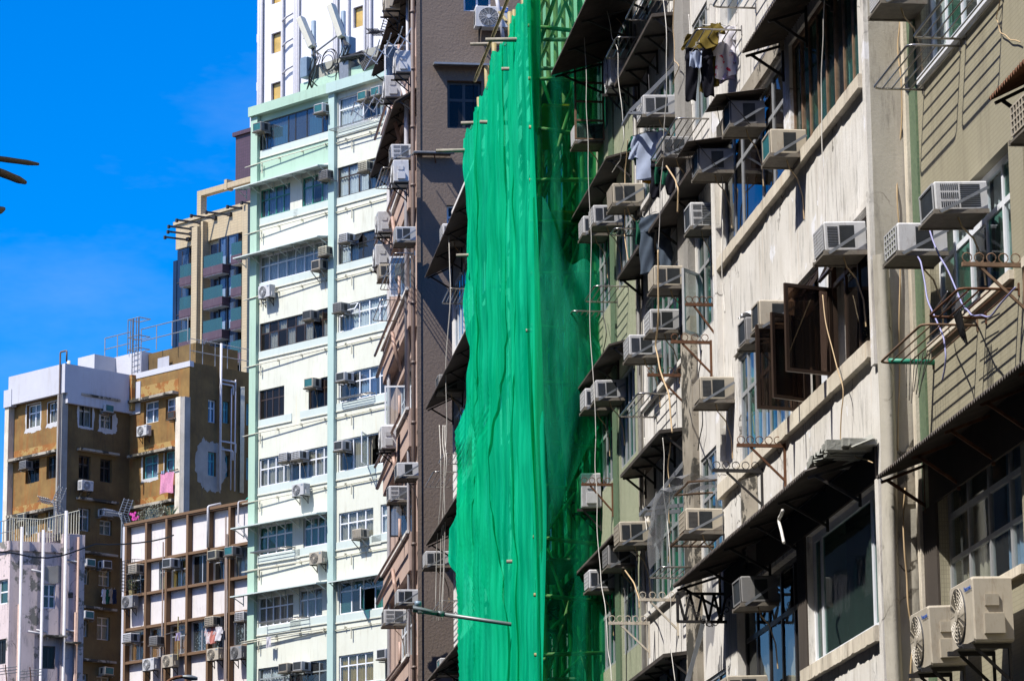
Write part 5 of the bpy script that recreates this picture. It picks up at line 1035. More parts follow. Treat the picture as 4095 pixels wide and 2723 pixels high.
ac_side(f, 2607, 2168, 'cream grid backed air conditioner below the big white bracket', 'grid', mat='ac_cream', s=(1.1, 1.2, 1.05), group=GA)
ac_side(f, 2554, 2261, 'grey air conditioner beneath the cream grid backed one', 'grid', mat='ac_grey', s=(1.1, 1.1, 1), group=GA)
ac_side(f, 2892, 2124, 'old beige air conditioner in a steel cage under torn plastic sheet', 'grid', mat='ac_cream', s=(1.1, 1.15, 1.05), group=GA, w=.1)
ac_side(f, 2576, 814, 'beige slotted air conditioner left of the hanging shirts', 'fine', mat='ac_cream', s=(1.1, 1.1, 1.05), group=GA)
f = D.f
u, z = f.px(2518, 338, .02); ac(f, u - .60, z, 'white outdoor unit on a rusty tray near the top awning', 'split', w=.02, s=(.75, 1.0, 1.0), group=GA)
ac_side(f, 2512, 16, 'air conditioner base cut by the top edge above the steel racks', 'dark', mat='ac_grey', s=(1.1, 1.3, 1), group=GA)
ac_side(f, 2489, 891, 'white air conditioner right one of the pair under the green mosaic canopy', 'grid', s=(1.0, 1.1, 1.0), group=GA)
ac_side(f, 2436, 936, 'white air conditioner left one of the pair under the green mosaic canopy', 'grid', s=(1.0, 1.05, 1.0), group=GA)
ac_side(f, 2412, 567, 'air conditioner seen behind the rusty open glass sash', 'fine', s=(1.0, 1.1, 1.0), group=GA)
ac_side(f, 2500, 1593, 'white air conditioner right one of the pair below the steel racks', 'grid', s=(1.0, 1.1, 1.0), group=GA)
ac_side(f, 2446, 1631, 'white air conditioner left one of the pair below the steel racks', 'grid', s=(1.0, 1.05, 1.0), group=GA)
u, z = f.px(2380, 2056, .02); ac(f, u + .12, z, 'white outdoor unit on a tray beside the lower green net', 'split', w=.02, s=(.75, 1.15, 1.0), group=GA)
ac_side(f, 2461, 2351, 'white air conditioner in shade under the lowest green tenement awning', 'grid', s=(1.0, 1.05, 1.0), group=GA)
f = E2.f
for x, y, nm, k_ in ((1868, 957, 'white air conditioner peeping out above left edge of the green net', 'grid'), (1855, 1563, 'air conditioner with rusty back at left edge of the green net, middle height', 'dark'), (1803, 2262, 'white grid backed air conditioner left of the net bulge', 'grid'), (1856, 2688, 'blue backed air conditioner at the net foot, bottom', 'teal')):
    ac_side(f, x, y, nm, k_, s=(1.15, 1.3, 1.15), group='air conditioners beside the net')
f = Fb.f; GF = 'air conditioners on the pink street front'
for x, y, nm, k_ in ((1646, 634, 'white window unit under the sloping awning on the pink front', 'louvre'), (1664, 963, 'white window unit beside the corner pipe, upper pink front', 'grid'), (1604, 1107, 'grey slotted window unit beside a round fan unit on the pink front', 'fine'), (1674, 1905, 'white window unit with crossed stays near the corner pipe', 'dark'),
                     (1640, 2000, 'large old window unit with white grille on the pink front', 'louvre'), (1672, 2412, 'white window unit at lower pink front, just above the lamp', 'fine'), (1625, 2494, 'white window unit left of the street lamp head', 'louvre')):
    ac_side(f, x, y, nm, k_, w=.12, s=(1.2, 1.25, 1.15), group=GF)
for x, y, nm in ((1644, 290, 'white outdoor unit above the long sloping awning, right of a pair'), (1604, 388, 'white outdoor unit above the long sloping awning, left of a pair'), (1636, 727, 'white outdoor unit below the sloping awning on the pink front'), (1569, 925, 'tall white outdoor unit sticking out left on the pink front'), (1562, 1063, 'round fan outdoor unit facing the mint tenement'), (1585, 1790, 'beige outdoor unit on a rusty tray on the pink front'), (1600, 40, 'rusty framed outdoor unit at top edge of the pink front')):
    u, z = f.px(x, y, .3); ac(f, u - .7, z, nm, 'split', w=.3, s=(.9, 1.3, 1.0), group=GF)
u, z = fg.px(1956, 128, .0); ac(fg, u - .39, z, 'white outdoor unit with large round fan on the dark brown wall', 'split', w=.1, s=(1, 1.1, 1.0), group='air conditioners on the brown wall')
# mint tenement
f = Mt.f; GM = 'air conditioners on the mint tenement'
ML = [(1030, 506, 'teal', 'dark green backed unit at the top left corner of the mint tenement'), (1272, 432, 'teal', 'green backed unit over the dark top window of the mint tenement'), (1447, 382, 'teal', 'teal backed unit, left of two at the top right bay of the mint tenement'), (1500, 364, 'teal', 'teal backed unit, right of two at the top right bay of the mint tenement'),
 (1292, 697, 'grid', 'unit over the green framed window next to the mint pilaster'), (1447, 664, 'grid', 'unit in the brown window, second storey from top, right mint bay'), (1290, 1003, 'grid', 'upper of two stacked units beside the mint pilaster, third storey'), (1262, 1058, 'dark', 'lower of two stacked units beside the mint pilaster, third storey'), (1370, 949, 'grid', 'unit left of the dark tilted window, third storey right mint bay'),
 (1225, 1257, 'dark', 'dark backed unit above the brown window strip, fourth storey left mint bay'), (1348, 1228, 'grid', 'unit on the mint pilaster, fourth storey from top'), (1231, 1530, 'teal', 'blue backed unit on the small brown window, fifth storey left mint bay'), (1362, 1504, 'dark', 'dark backed unit on the mint pilaster, fifth storey from top'),
 (1131, 1826, 'grid', 'left of two units in the long white window, sixth storey left mint bay'), (1182, 1818, 'grid', 'right of two units in the long white window, sixth storey left mint bay'), (1352, 1781, 'dark', 'unit on the mint pilaster beside the beige curtain, sixth storey'), (1424, 2132, 'fine', 'unit below the beige window, seventh storey right mint bay'),
 (1525, 2613, 'dark', 'unit at lower right of the mint tenement beside the pink front'), (1133, 2668, 'dark', 'left of two units at the bottom edge of the mint tenement'), (1189, 2661, 'dark', 'right of two units at the bottom edge of the mint tenement')]
for x, y, k_, nm in ML: ac_front(f, x, y, nm, k_, strut='down' if y in (1058, 2132) else 'none', s=(1.12, 1.15, 1.12), group=GM)
for x, y, nm in ((1055, 1166, 'outdoor unit with fan at the left corner, third storey of the mint tenement'), (1192, 1957, 'outdoor unit below the long white window of the mint tenement'), (1260, 2228, 'beige outdoor unit with round fan below the green curtains')): ac_front(f, x, y, nm, 'split', hw=.39, hh=.275, s=(.95, 1.2, .95), w=.12, group=GM, mat='ac_cream' if y == 2228 else None)
# grid block
f = G.f; GG = 'air conditioners on the brown grid block'
for x, y, k_, nm in ((528, 2272, 'grid', 'unit over the caged plants on the brown grid block'), (666, 2250, 'dark', 'dark backed unit over the orange window on the brown grid block'), (846, 2215, 'dark', 'dark backed unit, upper right part of the brown grid block'), (914, 2200, 'teal', 'teal backed unit at the upper right corner of the brown grid block'), (505, 2547, 'grid', 'unit at the left edge, lower window row of the brown grid block'), (614, 2558, 'grid', 'unit in the second column, lower window row of the brown grid block'), (836, 2483, 'grid', 'unit above the hanging shirts on the brown grid block'), (954, 2462, 'grid', 'unit in the last column, lower window row of the brown grid block')):
    ac_front(f, x, y, nm, k_, strut='none', s=(1.2, 1.25, 1.15), group=GG, w=.1)
for x, y, nm in ((506, 2405, 'outdoor unit with beige panel at the left edge of the brown grid block'), (592, 2655, 'first outdoor fan unit from the left in the lower row of the brown grid block'), (672, 2641, 'second outdoor fan unit from the left in the lower row of the brown grid block'), (850, 2613, 'outdoor fan unit under the hanging shirts on the brown grid block'), (946, 2608, 'last outdoor fan unit at right of the brown grid block')): ac_front(f, x, y, nm, 'split', hw=.39, hh=.275, s=(.98, 1.2, .98), w=.22, group=GG)
# ochre tenement
GT = 'air conditioners on the ochre tenement'
for F, x, y, k_, nm in ((f1, 88, 1857, 'grid', 'unit at the left edge of the ochre tenement, second storey from top'), (f1, 82, 2067, 'dark', 'rusty backed unit at the left edge of the ochre tenement, third storey'), (f3, 682, 1658, 'dark', 'rusty brown unit in a window near the rust streaked pilaster')): ac_front(F, x, y, nm, k_, strut='none', s=(1.2, 1.2, 1.2), group=GT, mat='rust' if k_ == 'dark' and F is f3 else None)
for x, y, k_, nm in ((440, 1632, 'teal', 'teal backed unit, top storey on the shaded ochre side'), (432, 2048, 'grid', 'unit beside the lattice antenna on the shaded ochre side'), (365, 2248, 'teal', 'teal backed unit, left of two in the fourth storey of the shaded ochre side'), (432, 2256, 'dark', 'dark backed unit, right of two in the fourth storey of the shaded ochre side'), (358, 2456, 'teal', 'teal backed unit, fifth storey of the shaded ochre side'), (436, 2680, 'teal', 'unit at the lowest storey in view on the shaded ochre side')): ac_front(f2, x, y, nm, k_, strut='none', s=(1.3, 1.1, 1.2), group=GT)
ac_front(f2, 350, 1940, 'outdoor fan unit in a rusty cage on the shaded ochre side', 'split', hw=.39, hh=.275, s=(1, 1.2, 1), w=.2, group=GT)
ac_front(f3, 565, 1722, 'white outdoor fan unit on the sunlit ochre wall', 'split', hw=.39, hh=.275, s=(1.05, 1.2, 1.05), w=.15, group=GT)

# ================================================================== drying racks
f = A.f
rack_px(f, (3696, 362), (3842, 184), .54, 'stainless drying rack, lower of two below the top right white windows')
rack_px(f, (3864, 158), (4012, -20), .54, 'stainless drying rack, upper of two below the top right white windows')
rack_px(f, (3945, 1275), (4076, 1154), .57, 'rusty drying rack with lilac hose and peg dryer, right edge', mat='rust')
rack_px(f, (3735, 1466), (3910, 1288), .56, 'brown drying rack holding a green pole, right edge', mat='rusty_frame')
f = C.f
rack_px(f, (2567, 240), (2614, 152), .55, 'steel drying rack on the white panelled wall, lower of two at top')
rack_px(f, (2650, 87), (2695, 0), .55, 'steel drying rack on the white panelled wall, upper of two at top')
f = B.f
rack_px(f, (2917, 215), (2967, 110), .58, 'steel drying rack carrying olive and white laundry', w=-.0)
rack_px(f, (3024, 22), (3110, -90), .55, 'steel drying rack cut by the top edge above the laundry')
f = C.f
rack_px(f, (2735, 620), (2847, 505), .48, 'steel drying rack in front of the grey air conditioner')
rack_px(f, (2551, 958), (2569, 901), .42, 'small steel rack left of the hanging jeans')
rack_px(f, (2627, 1662), (2707, 1581), .55, 'steel drying rack with an orange cable on the off-white wall')
rack_px(f, (2740, 2312), (2790, 2266), .50, 'low steel rack behind the corrugated awning edge')
f = D.f
rack_px(f, (2471, 1211), (2514, 1144), .52, 'steel rack on green mosaic, upper right of two')
rack_px(f, (2382, 1294), (2414, 1245), .50, 'steel rack on green mosaic, lower left of two, reaching over the net')
f = E2.f
rack_px(f, (1850, 1205), (1880, 1165), .45, 'small steel rack at the left edge of the net, upper', group='racks beside the net')
rack_px(f, (1845, 1850), (1870, 1820), .5, 'small steel rack at the left edge of the net, above the frayed one', group='racks beside the net')
rack_px(f, (1812, 1945), (1850, 1890), .62, 'frayed rack with a green rod left of the net bulge', group='racks beside the net')
rack_px(f, (1812, 2455), (1845, 2390), .45, 'rack with a coiled cable just above the street lamp', group='racks beside the net')
f = Fb.f
rack_px(f, (1570, 738), (1600, 690), .45, 'small rack on the pink front near the sloping awning', w=.2, group='racks on the pink front')
rack_px(f, (1600, 1108), (1660, 1068), .5, 'rack beside the open sash on the upper pink front', w=.2, group='racks on the pink front')
rack_px(f, (1590, 1270), (1625, 1215), .62, 'long rack with a ball of twine on the pink front', w=.2, group='racks on the pink front')
f = Mt.f
for x0, y0_, x1_, d, nm in ((1033, 2214, 1180, .5, 'flat drying rack under the left green curtains of the mint tenement'), (1070, 2495, 1240, .6, 'drying rack above a hanging rag on the mint tenement'), (1352, 530, 1560, .55, 'long drying rack below the top right mint window'), (1370, 1600, 1500, .35, 'small drying rack on the mint wall, fifth storey right bay')):
    u0_, z_ = f.px(x0, y0_); u1_ = f.px(x1_, y0_)[0]; rack(f, u0_, u1_, z_, d, nm, n=4, group='racks on the mint tenement', r=.02)

# scissor-type folding racks on the pink front
def lattice(F, u, z, w, nm):
    e = empty('folding_rack', F.at(u, z, w), nm, 'drying rack', 'folding lattice racks'); n = 4; s = .34
    for k in range(n):
        m = MB(); m.bar((0, -s * k * .8, -s * k * .5), (0, -s * (k + 1) * .8 - .05, -s * (k + 1) * .5 + .42), .03, .02); m.bar((0, -s * k * .8, -s * k * .5 + .42), (0, -s * (k + 1) * .8 - .05, -s * (k + 1) * .5), .03, .02); m.build('lattice_bar', 'alu', e)
        m = MB(); m.tube([(-.6, -s * (k + 1) * .8, -s * (k + 1) * .5 + .42), (.6, -s * (k + 1) * .8, -s * (k + 1) * .5 + .42)], .015, 5); m.build('rod', 'alu', e)
u, z = Fb.f.px(1655, 150, .3); lattice(Fb.f, u - .6, z, .3, 'grey folding lattice rack at the top of the pink front')
u, z = Fb.f.px(1585, 400, .3); lattice(Fb.f, u, z, .3, 'grey folding lattice rack above the mint right bay')

# ================================================================== ring brackets for bamboo poles
for F, x, y, L_, nm, mt in ((C.f, 2866, 1220, .42, 'rusty ring bracket in front of the dotted curtain', 'rust'), (C.f, 2846, 1370, .55, 'dark ring bracket with wire, below the dotted curtain window', 'rust'), (C.f, 2746, 1502, .55, 'rusty ring bracket left of the mouldy column', 'rust'),
                            (B.f, 3141, 1783, .58, 'rusty five ring bracket below the long grey window', 'rust'), (B.f, 3050, 1883, .62, 'black hook bracket above the plastic sheet', 'dark_steel'), (C.f, 2712, 2398, .55, 'cream painted ring bracket, upper of two at bottom centre', 'sill_paint'),
                            (D.f, 2598, 2492, .60, 'cream painted ring bracket, lower of two at bottom centre', 'sill_paint'), (D.f, 2452, 1938, .50, 'rusty ring bracket above the outdoor unit by the net', 'rust'), (D.f, 2318, 2010, .3, 'short black hook bracket poking through the green net', 'dark_steel'), (A.f, 4100, 1062, .6, 'rusty green bracket arm at the right edge', 'rusty_frame')):
    u, z = F.px(x, y); hook_arm(F, u, z, L_, nm, mt, nr=5 if L_ > .57 else 4)
# big white bracket of steel angles near the plastic sheet
u, z = C.f.px(2745, 1990); e = empty('wall_bracket', C.f.at(u, z), 'large grey steel angle bracket left of the torn plastic sheet', 'bracket')
m = MB(); m.bar((0, -.02, .5), (0, -.55, -.16), .05, .05); m.build('stay', 'galv', e); m = MB(); m.bar((0, 0, -.1), (0, -.58, -.16), .05, .05); m.bar((-.5, -.56, -.16), (0, -.56, -.16), .05, .05); m.bar((-.5, 0, -.1), (-.5, -.58, -.16), .05, .05); m.build('arm', 'galv', e)
u, z = C.f.px(2705, 290); e = empty('wall_bracket', C.f.at(u, z), 'long grey steel stay beside the stucco column', 'bracket')
m = MB(); m.bar((0, -.0, .1), (0, -.68, -.60), .05, .05); m.build('stay', 'galv', e); m = MB(); m.bar((0, 0, -.62), (0, -.7, -.62), .05, .04); m.bar((-.6, -.68, -.62), (.02, -.68, -.62), .05, .04); m.build('arm', 'galv', e)
# rusty glazed sash standing open beside the net
u, z = D.f.px(2418, 560); e = empty('glazed_sash', D.f.at(u, z), 'rusty steel glazed sash standing open right of the green net', 'window sash')
m = MB(); W_, H_ = .48, 1.25
m.box(-.02, .02, -W_, -W_ + .03, 0, H_); m.box(-.02, .02, -.03, 0, 0, H_)
for q in range(5): m.box(-.018, .018, -W_ + .03, -.03, H_ * q / 4 - .015 * (q > 0), H_ * q / 4 + .015)
m.build('frame', 'rusty_frame', e)
for q in range(4): m = MB(); m.box(-.004, .004, -W_ + .03, -.03, H_ * q / 4 + .015, H_ * (q + 1) / 4 - .015); m.build('pane', 'glass_green', e)

# ================================================================== laundry
def garment(F, u, w, z, wd, ln, kind, mat, label, ang=0, group=None, name=None, th=.05):
    """cloth hung from its top edge: shirt, trousers, towel; u,w,z is the middle of the top"""
    e = empty(name or kind, F.at(u, z, w) @ Matrix.Rotation(R_(ang), 4, 'Z'), label, {'shirt': 'shirt', 'trousers': 'trousers', 'towel': 'towel'}[kind], group); r = random.Random(label); p = [r.uniform(0, 6) for _ in range(4)]
    def cyl(x0, x1, z0, z1, sq=1.0, flare=0, sk=0):
        def fn(a, b):
            t = a * 6.283; zz = z0 + (z1 - z0) * b; wd2 = (x1 - x0) / 2 * (1 + flare * b); cx = (x0 + x1) / 2 + sk * b
            k = 1 + .10 * math.sin(5 * t + p[0] + 3 * b); return (cx + wd2 * math.cos(t) * (1 + .05 * math.sin(p[1] + 7 * b)), (th * sq) * math.sin(t) * k + .02 * math.sin(p[2] + 8 * b + 4 * math.cos(t)), zz + .012 * math.sin(3 * t + p[3]))
        m.grid(fn, 22, 12)
    m = MB()
    if kind == 'shirt':
        cyl(-wd / 2, wd / 2, 0, -ln, 1, .06); m.build('torso', mat, e, True)
        for s in (-1, 1): m = MB(); cyl(s * wd * .42 - .085, s * wd * .42 + .085, -.01, -ln * .52, .8, -.1, s * wd * .20); m.build('sleeve', mat, e, True)
    elif kind == 'trousers':
        cyl(-wd / 2, wd / 2, 0, -ln * .28, 1); m.build('waist', mat, e, True)
        for s in (-1, 1): m = MB(); cyl(s * wd * .25 - wd * .24, s * wd * .25 + wd * .24, -ln * .26, -ln * (1 - .03 * s), .9, -.18, s * .03); m.build('trouser_leg', mat, e, True)
    else:
        fn = lambda a, b: (-wd / 2 + wd * a, .03 * math.sin(a * 14 + p[0]) * (.3 + b) + .02 * math.sin(b * 5 + a * 8), -ln * b * (1 + .05 * math.sin(a * 5 + p[1]))); m.grid(fn, 30, 10); m.grid(lambda a, b: tuple(Vector(fn(1 - a, b)) + Vector((0, .006, 0))), 30, 10); m.build('cloth', mat, e, True)
    m = MB(); m.tube([(-wd * .4, 0, -.02), (0, 0, .06), (wd * .4, 0, -.02)], .006, 4); m.tube([(0, 0, .06), (.01, 0, .12), (.03, 0, .11)], .005, 4); m.build('hanger', 'cable_white', e)
    return e
GL = 'laundry on the street racks'
def gpxl(F, x, y, w): return F.px(x, y, w)
f = B.f
for x, y, w_, wd, ln, k_, mt, nm, an in ((2812, 118, .40, .62, .30, 'shirt', 'olive_cloth', 'olive hooded top bunched over the laundry rack', 25), (2835, 170, .30, .26, .62, 'trousers', 'olive_cloth', 'long olive trousers hanging from the laundry rack', 40), (2795, 195, .46, .36, .66, 'trousers', 'black_cloth', 'black trousers hanging at the outer end of the laundry rack', 70), (2782, 205, .52, .16, .22, 'towel', 'paleblue_cloth', 'small blue grey cloth beside the black trousers', 70), (2850, 140, .26, .3, .62, 'trousers', 'navy_cloth', 'dark trousers behind the olive ones', 75), (2855, 125, .24, .34, .34, 'shirt', 'lilac_cloth', 'lilac top in the middle of the laundry rack', 60), (2885, 115, .16, .38, .36, 'shirt', 'white_cloth', 'white top hung near the wall on the laundry rack', 55), (2915, 120, .08, .36, .62, 'towel', 'red_white', 'white and red patterned cloth nearest the wall', 60), (2890, 200, .14, .30, .42, 'shirt', 'lilac_cloth', 'pale lilac blouse below the white top', 50)):
    u, z = f.px(x, y, w_); garment(f, u, w_, z, wd, ln, k_, mt, nm, an, GL)
f = C.f
for x, y, w_, wd, ln, k_, mt, nm, an in ((2582, 540, .40, .34, .42, 'shirt', 'green_cloth', 'dark green top beside the white shirt', 65), (2597, 535, .36, .40, .66, 'shirt', 'paleblue_cloth', 'white and pale blue shirt hung below the long bracket', 60), (2608, 590, .30, .30, .50, 'towel', 'yellow_cloth', 'yellow cloth hung beside the white shirt', 65), (2614, 530, .28, .34, .45, 'shirt', 'navy_cloth', 'navy top right of the yellow cloth', 60), (2650, 640, .22, .36, .52, 'trousers', 'black_cloth', 'black trousers in the shade below the grey air conditioner', 60), (2640, 630, .26, .22, .4, 'towel', 'green_cloth', 'green cloth in the shade beside black trousers', 60)):
    u, z = f.px(x, y, w_); garment(f, u, w_, z, wd, ln, k_, mt, nm, an, GL)
u, z = f.px(2620, 862, .28); garment(f, u, .28, z, .52, .80, 'trousers', 'denim', 'grey blue jeans on a hanger in front of the off-white wall', 50, GL)
u, z = f.px(2570, 880, .4); garment(f, u, .4, z, .22, .38, 'towel', 'green_cloth', 'dark green cloth left of the grey blue jeans', 60, GL)
u, z = f3.px(668, 1888, .5); garment(f3, u, .5, z, 1.12, 1.12, 'towel', 'pink_cloth', 'pink checked towel on the ochre tenement', 0); 
e = empty('clothes_line', f3.at(u, z, .5), 'washing pole with blue pegs holding the pink towel', 'washing pole'); m = MB(); m.tube([(-.8, 0, .02), (.9, 0, .05)], .03, 5); m.build('pole', 'bamboo_dark', e); 
for q in (-.45, -.3, .1): m = MB(); m.box(q, q + .09, -.03, .03, -.03, .12); m.build('peg', 'curtain_blue', e)
for x, mt, nm in ((418, 'white_cloth', 'white shirt, left of the clothes on the shaded ochre side'), (432, 'green_cloth', 'dark green trousers on the shaded ochre side'), (447, 'curtain_beige', 'beige cloth among the clothes on the shaded ochre side'), (458, 'navy_cloth', 'navy trousers, right of the clothes on the shaded ochre side')):
    u, z = f2.px(x, 2357, .4); garment(f2, u, .4, z, .36, .75, 'trousers' if 'trousers' in nm else 'shirt', mt, nm, 20, 'clothes on the shaded ochre side')
f = G.f
for x, wd, mt, nm in ((835, .34, 'red_white', 'pink and white blouse, left of the shirts on the brown grid block'), (851, .36, 'coral_cloth', 'coral top between the white shirts on the brown grid block'), (872, .42, 'white_cloth', 'white shirt, right of the shirts on the brown grid block')):
    u, z = f.px(x, 2506, .5); garment(f, u, .5, z, wd, .72 if mt != 'white_cloth' else .6, 'shirt', mt, nm, 0, 'shirts on the brown grid block')
u, z = f.px(712, 2528, .4); garment(f, u, .4, z, .30, .36, 'towel', 'lilac_cloth', 'small lilac cloth on a pole, brown grid block', 0)
e = empty('washing_pole', f.at(u, z, .4), 'thin washing pole with stay holding the lilac cloth', 'washing pole'); m = MB(); m.tube([(-.9, 0, .0), (.4, 0, .1)], .02, 5); m.build('pole', 'steel', e); m = MB(); m.tube([(0, 0, -1.2), (0, 0, .7)], .03, 5); m.build('upright', 'bamboo', e)
f = Mt.f; u, z = f.px(1073, 2545, .35); garment(f, u, .35, z, .3, .45, 'towel', 'white_cloth', 'grubby white rag hanging below a rack on the mint tenement', 0)

# torn plastic sheet over a steel cage
f = C.f; u, z = f.px(2895, 2105, .05); e = empty('steel_cage', f.at(u, z), 'rusty steel cage platform under the torn plastic sheet', 'cage')
for q in range(5): m = MB(); m.tube([(-1.0, -.08 - .12 * q, -.10), (.0, -.08 - .12 * q, -.10)], .012, 5); m.build('bar', 'rusty_frame', e)
m = MB(); m.tube([(0, 0, -.1), (0, -.58, -.1), (-1.0, -.58, -.1), (-1.0, 0, -.1)], .018, 6); m.build('rim', 'rusty_frame', e); m = MB(); m.tube([(0, 0, .62), (0, -.5, .58), (-1.0, -.5, .58), (-1.0, 0, .62)], .016, 6); m.build('top_rim', 'rusty_frame', e)
e = empty('plastic_sheet', f.at(u, z), 'torn clear plastic sheet draped over the steel cage', 'plastic sheet')
m = MB(); m.grid(lambda a, b: (-1.15 + 1.3 * a + .03 * math.sin(b * 9), -.05 - .62 * b - .05 * math.sin(a * 11), .66 + .05 * math.sin(a * 9 + b * 7) - .06 * b), 24, 12); m.build('top_fold', 'poly_film', e, True)
m = MB(); m.grid(lambda a, b: (-1.2 + .75 * a - .12 * b, -.66 - .10 * math.sin(b * 3 + a * 6) - .14 * b, .62 - (1.0 - .55 * a) * b + .03 * math.sin(a * 13)), 20, 16); m.build('hanging_fold', 'poly_film', e, True)

# green pole and plastic dryer in the brown rack
f = A.f; u, z = f.px(3735, 1466); e = empty('drying_pole', f.at(u, z), 'green plastic coated pole lying in the brown rack', 'pole'); m = MB(); m.tube([(.05, -.48, .04), (.02, .0, .04)], .028, 8); m.build('tube', 'green_tarp', e, True)
m = MB(); [m.tube([(.05 + .1 * q, -.3 + .02 * q, .05), (.06 + .1 * q, -.31, -.34 - .05 * (q % 3))], .005, 4) for q in range(7)]; m.build('string', 'dark_steel', e)
u, z = f.px(3945, 1262); e = empty('peg_dryer', f.at(u + .2, z + .05, .3), 'tangled black and white peg dryer on the rusty rack', 'peg dryer'); m = MB(); [m.tube([(-.35, -.2 + .1 * q, .02 * q), (.35, -.22 + .1 * q, .05)], .007, 4) for q in range(5)]; m.build('rod', 'poly_white', e); m = MB(); [m.tube([(-.1 + .05 * q, 0, .1), (-.05 + .05 * q, -.05, -.1), (-.12 + .05 * q, .02, -.28 - .03 * q)], .014, 5) for q in range(5)]; m.build('strap', 'cable_black', e)

# ================================================================== cables and hoses
cable_px(A.f, [(3717, 855), (3715, 905), (3740, 985), (3790, 1080), (3850, 1220), (3890, 1262), (3960, 1265), (4060, 1150)], 'lilac drain hose sagging from the upper air conditioner onto the rusty rack', w=.35, mat='hose_lilac', r=.0095, name='drain_hose', cat='hose')
cable_px(A.f, [(3665, 1020), (3685, 1060), (3710, 1200), (3770, 1340), (3782, 1430), (3768, 1520)], 'lilac drain hose hanging from the lower air conditioner', w=.32, mat='hose_lilac', r=.0095, name='drain_hose', cat='hose')
cable_px(A.f, [(4000, -10), (3985, 70), (4000, 130), (4040, 160), (4080, 170)], 'thin wire looping over the olive mosaic at top right', w=.03, mat='cable_tan', r=.006)
for pp, w_, nm, mt, r_ in (([(3297, -5), (3292, 160), (3286, 420), (3292, 700), (3300, 900)], .16, 'white cable running down past the rusted window strip', 'cable_white', .0062), ([(3290, 1180), (3330, 1400), (3372, 1560), (3362, 1760), (3392, 1795), (3430, 1830), (3490, 1850)], .12, 'beige cable drooping across the cream wall to the broken ledge', 'cable_tan', .007),
                           ([(2340, -5), (2345, 300), (2352, 560), (2358, 820), (2362, 1100), (2372, 1500), (2383, 1755)], .55, 'long white cable hanging in front of the green net edge', 'cable_white', .0055), ([(2416, -5), (2440, 100), (2470, 200), (2486, 420), (2495, 560), (2480, 640), (2448, 690)], .4, 'white cable looping past the top outdoor unit', 'cable_white', .0055), ([(2652, -5), (2665, 250), (2655, 520), (2640, 760), (2632, 1000)], .35, 'thin white cable past the long bracket', 'cable_white', .006),
                           ([(2696, 0), (2692, 120), (2697, 240), (2715, 270), (2690, 340)], .1, 'tan cable on the grey stucco column', 'cable_tan', .007), ([(2632, 1000), (2633, 1260), (2622, 1380), (2640, 1480), (2675, 1580), (2688, 1730)], .5, 'orange drain tube hanging across the stepped air conditioners', 'cable_tan', .012), ([(2383, 1750), (2388, 1980), (2400, 2260), (2420, 2420), (2432, 2600), (2445, 2723)], .4, 'white cable hanging down beside the lower net', 'cable_white', .0062), ([(2650, 1750), (2655, 1880), (2668, 2080), (2682, 2350), (2680, 2560), (2700, 2723)], .25, 'white cable down the lower off-white wall', 'cable_white', .0055),
                           ([(2500, 2280), (2535, 2330), (2555, 2390), (2557, 2430)], .3, 'tan drain tube below the grey air conditioner', 'cable_tan', .012), ([(2665, 665), (2700, 720), (2712, 760), (2710, 850)], .35, 'tan drain tube with white wrapping below the grey unit', 'cable_tan', .012), ([(3130, 2040), (3115, 2080), (3135, 2170)], .6, 'white pipe end curling over the corrugated awning', 'cable_white', .02)):
    cable_px(B.f if r_ != .0055 or pp[0][0] > 2600 else D.f, pp, nm, w=w_, mat=mt, r=r_)
cable_px(B.right(-35.06), [(3600, 0), (3590, 200), (3605, 500), (3588, 800), (3600, 1100), (3597, 1500), (3590, 1800)], 'thin cable running down the concrete end wall', w=.02, mat='cable_tan', r=.008)
cable_px(B.right(-35.06), [(3620, 1950), (3617, 2200), (3630, 2400), (3652, 2560), (3640, 2723)], 'looping cable on the lower end wall', w=.12, mat='cable_tan', r=.010)
for x0, nm in ((1795, 'white cable bundle hanging left of the net, upper'), (1772, 'white cable bundle hanging left of the net, middle'), (1757, 'white cable hanging left of the net, lower'), (1780, 'twisted white cable above the street lamp')):
    cable_px(E2.f, [(x0, 930 if 'upper' in nm else 1700), (x0 + 6, 1200 if 'upper' in nm else 1850), (x0 - 8, 1700 if 'upper' in nm else 2150), (x0 - 15, 2080 if 'upper' in nm else 2420), (x0 - 28, 2480)], nm, w=.5, r=.010)
pipe(Fb.f, [(-82.9, -.2, 18), (-82.9, -.2, 26.0), (-83.6, -.3, 26.8)], .06, 'pipe_white', 'conduit')
cable([(-14, 120, 24.0), (-2.2, 135, 22.8), (4.0, 140, 24.4)], 'dark overhead wire crossing the pink house at bottom left', 'cable_black', .03, sag=.15)

rc = random.Random(21)
for i, (F, x, y0_, y1_, side) in enumerate(((C.f, 2600, 300, 900, 'off-white wall, first from the net'), (C.f, 2760, 60, 420, 'stucco column, right side'), (D.f, 2505, 560, 1050, 'green mosaic, beside the top outdoor unit'), (C.f, 2680, 1750, 2250, 'off-white wall above the cream ring brackets'), (D.f, 2420, 1260, 1560, 'green mosaic between the steel racks'), (C.f, 2580, 1750, 2120, 'off-white wall left of the big bracket'), (D.f, 2500, 2350, 2723, 'green mosaic at the bottom edge'), (C.f, 2560, 1050, 1500, 'off-white wall left of the stepped air conditioners'), (B.f, 2890, 700, 1250, 'cream wall left edge'), (C.f, 2800, 1400, 1800, 'mouldy column top'))):
    pp = [(x + rc.uniform(-9, 9), y0_ + (y1_ - y0_) * q / 4) for q in range(5)]
    cable_px(F, pp, 'thin loose cable on the ' + side, w=rc.uniform(.05, .22), mat=rc.choice(('cable_white', 'cable_tan', 'cable_black')), r=.008)

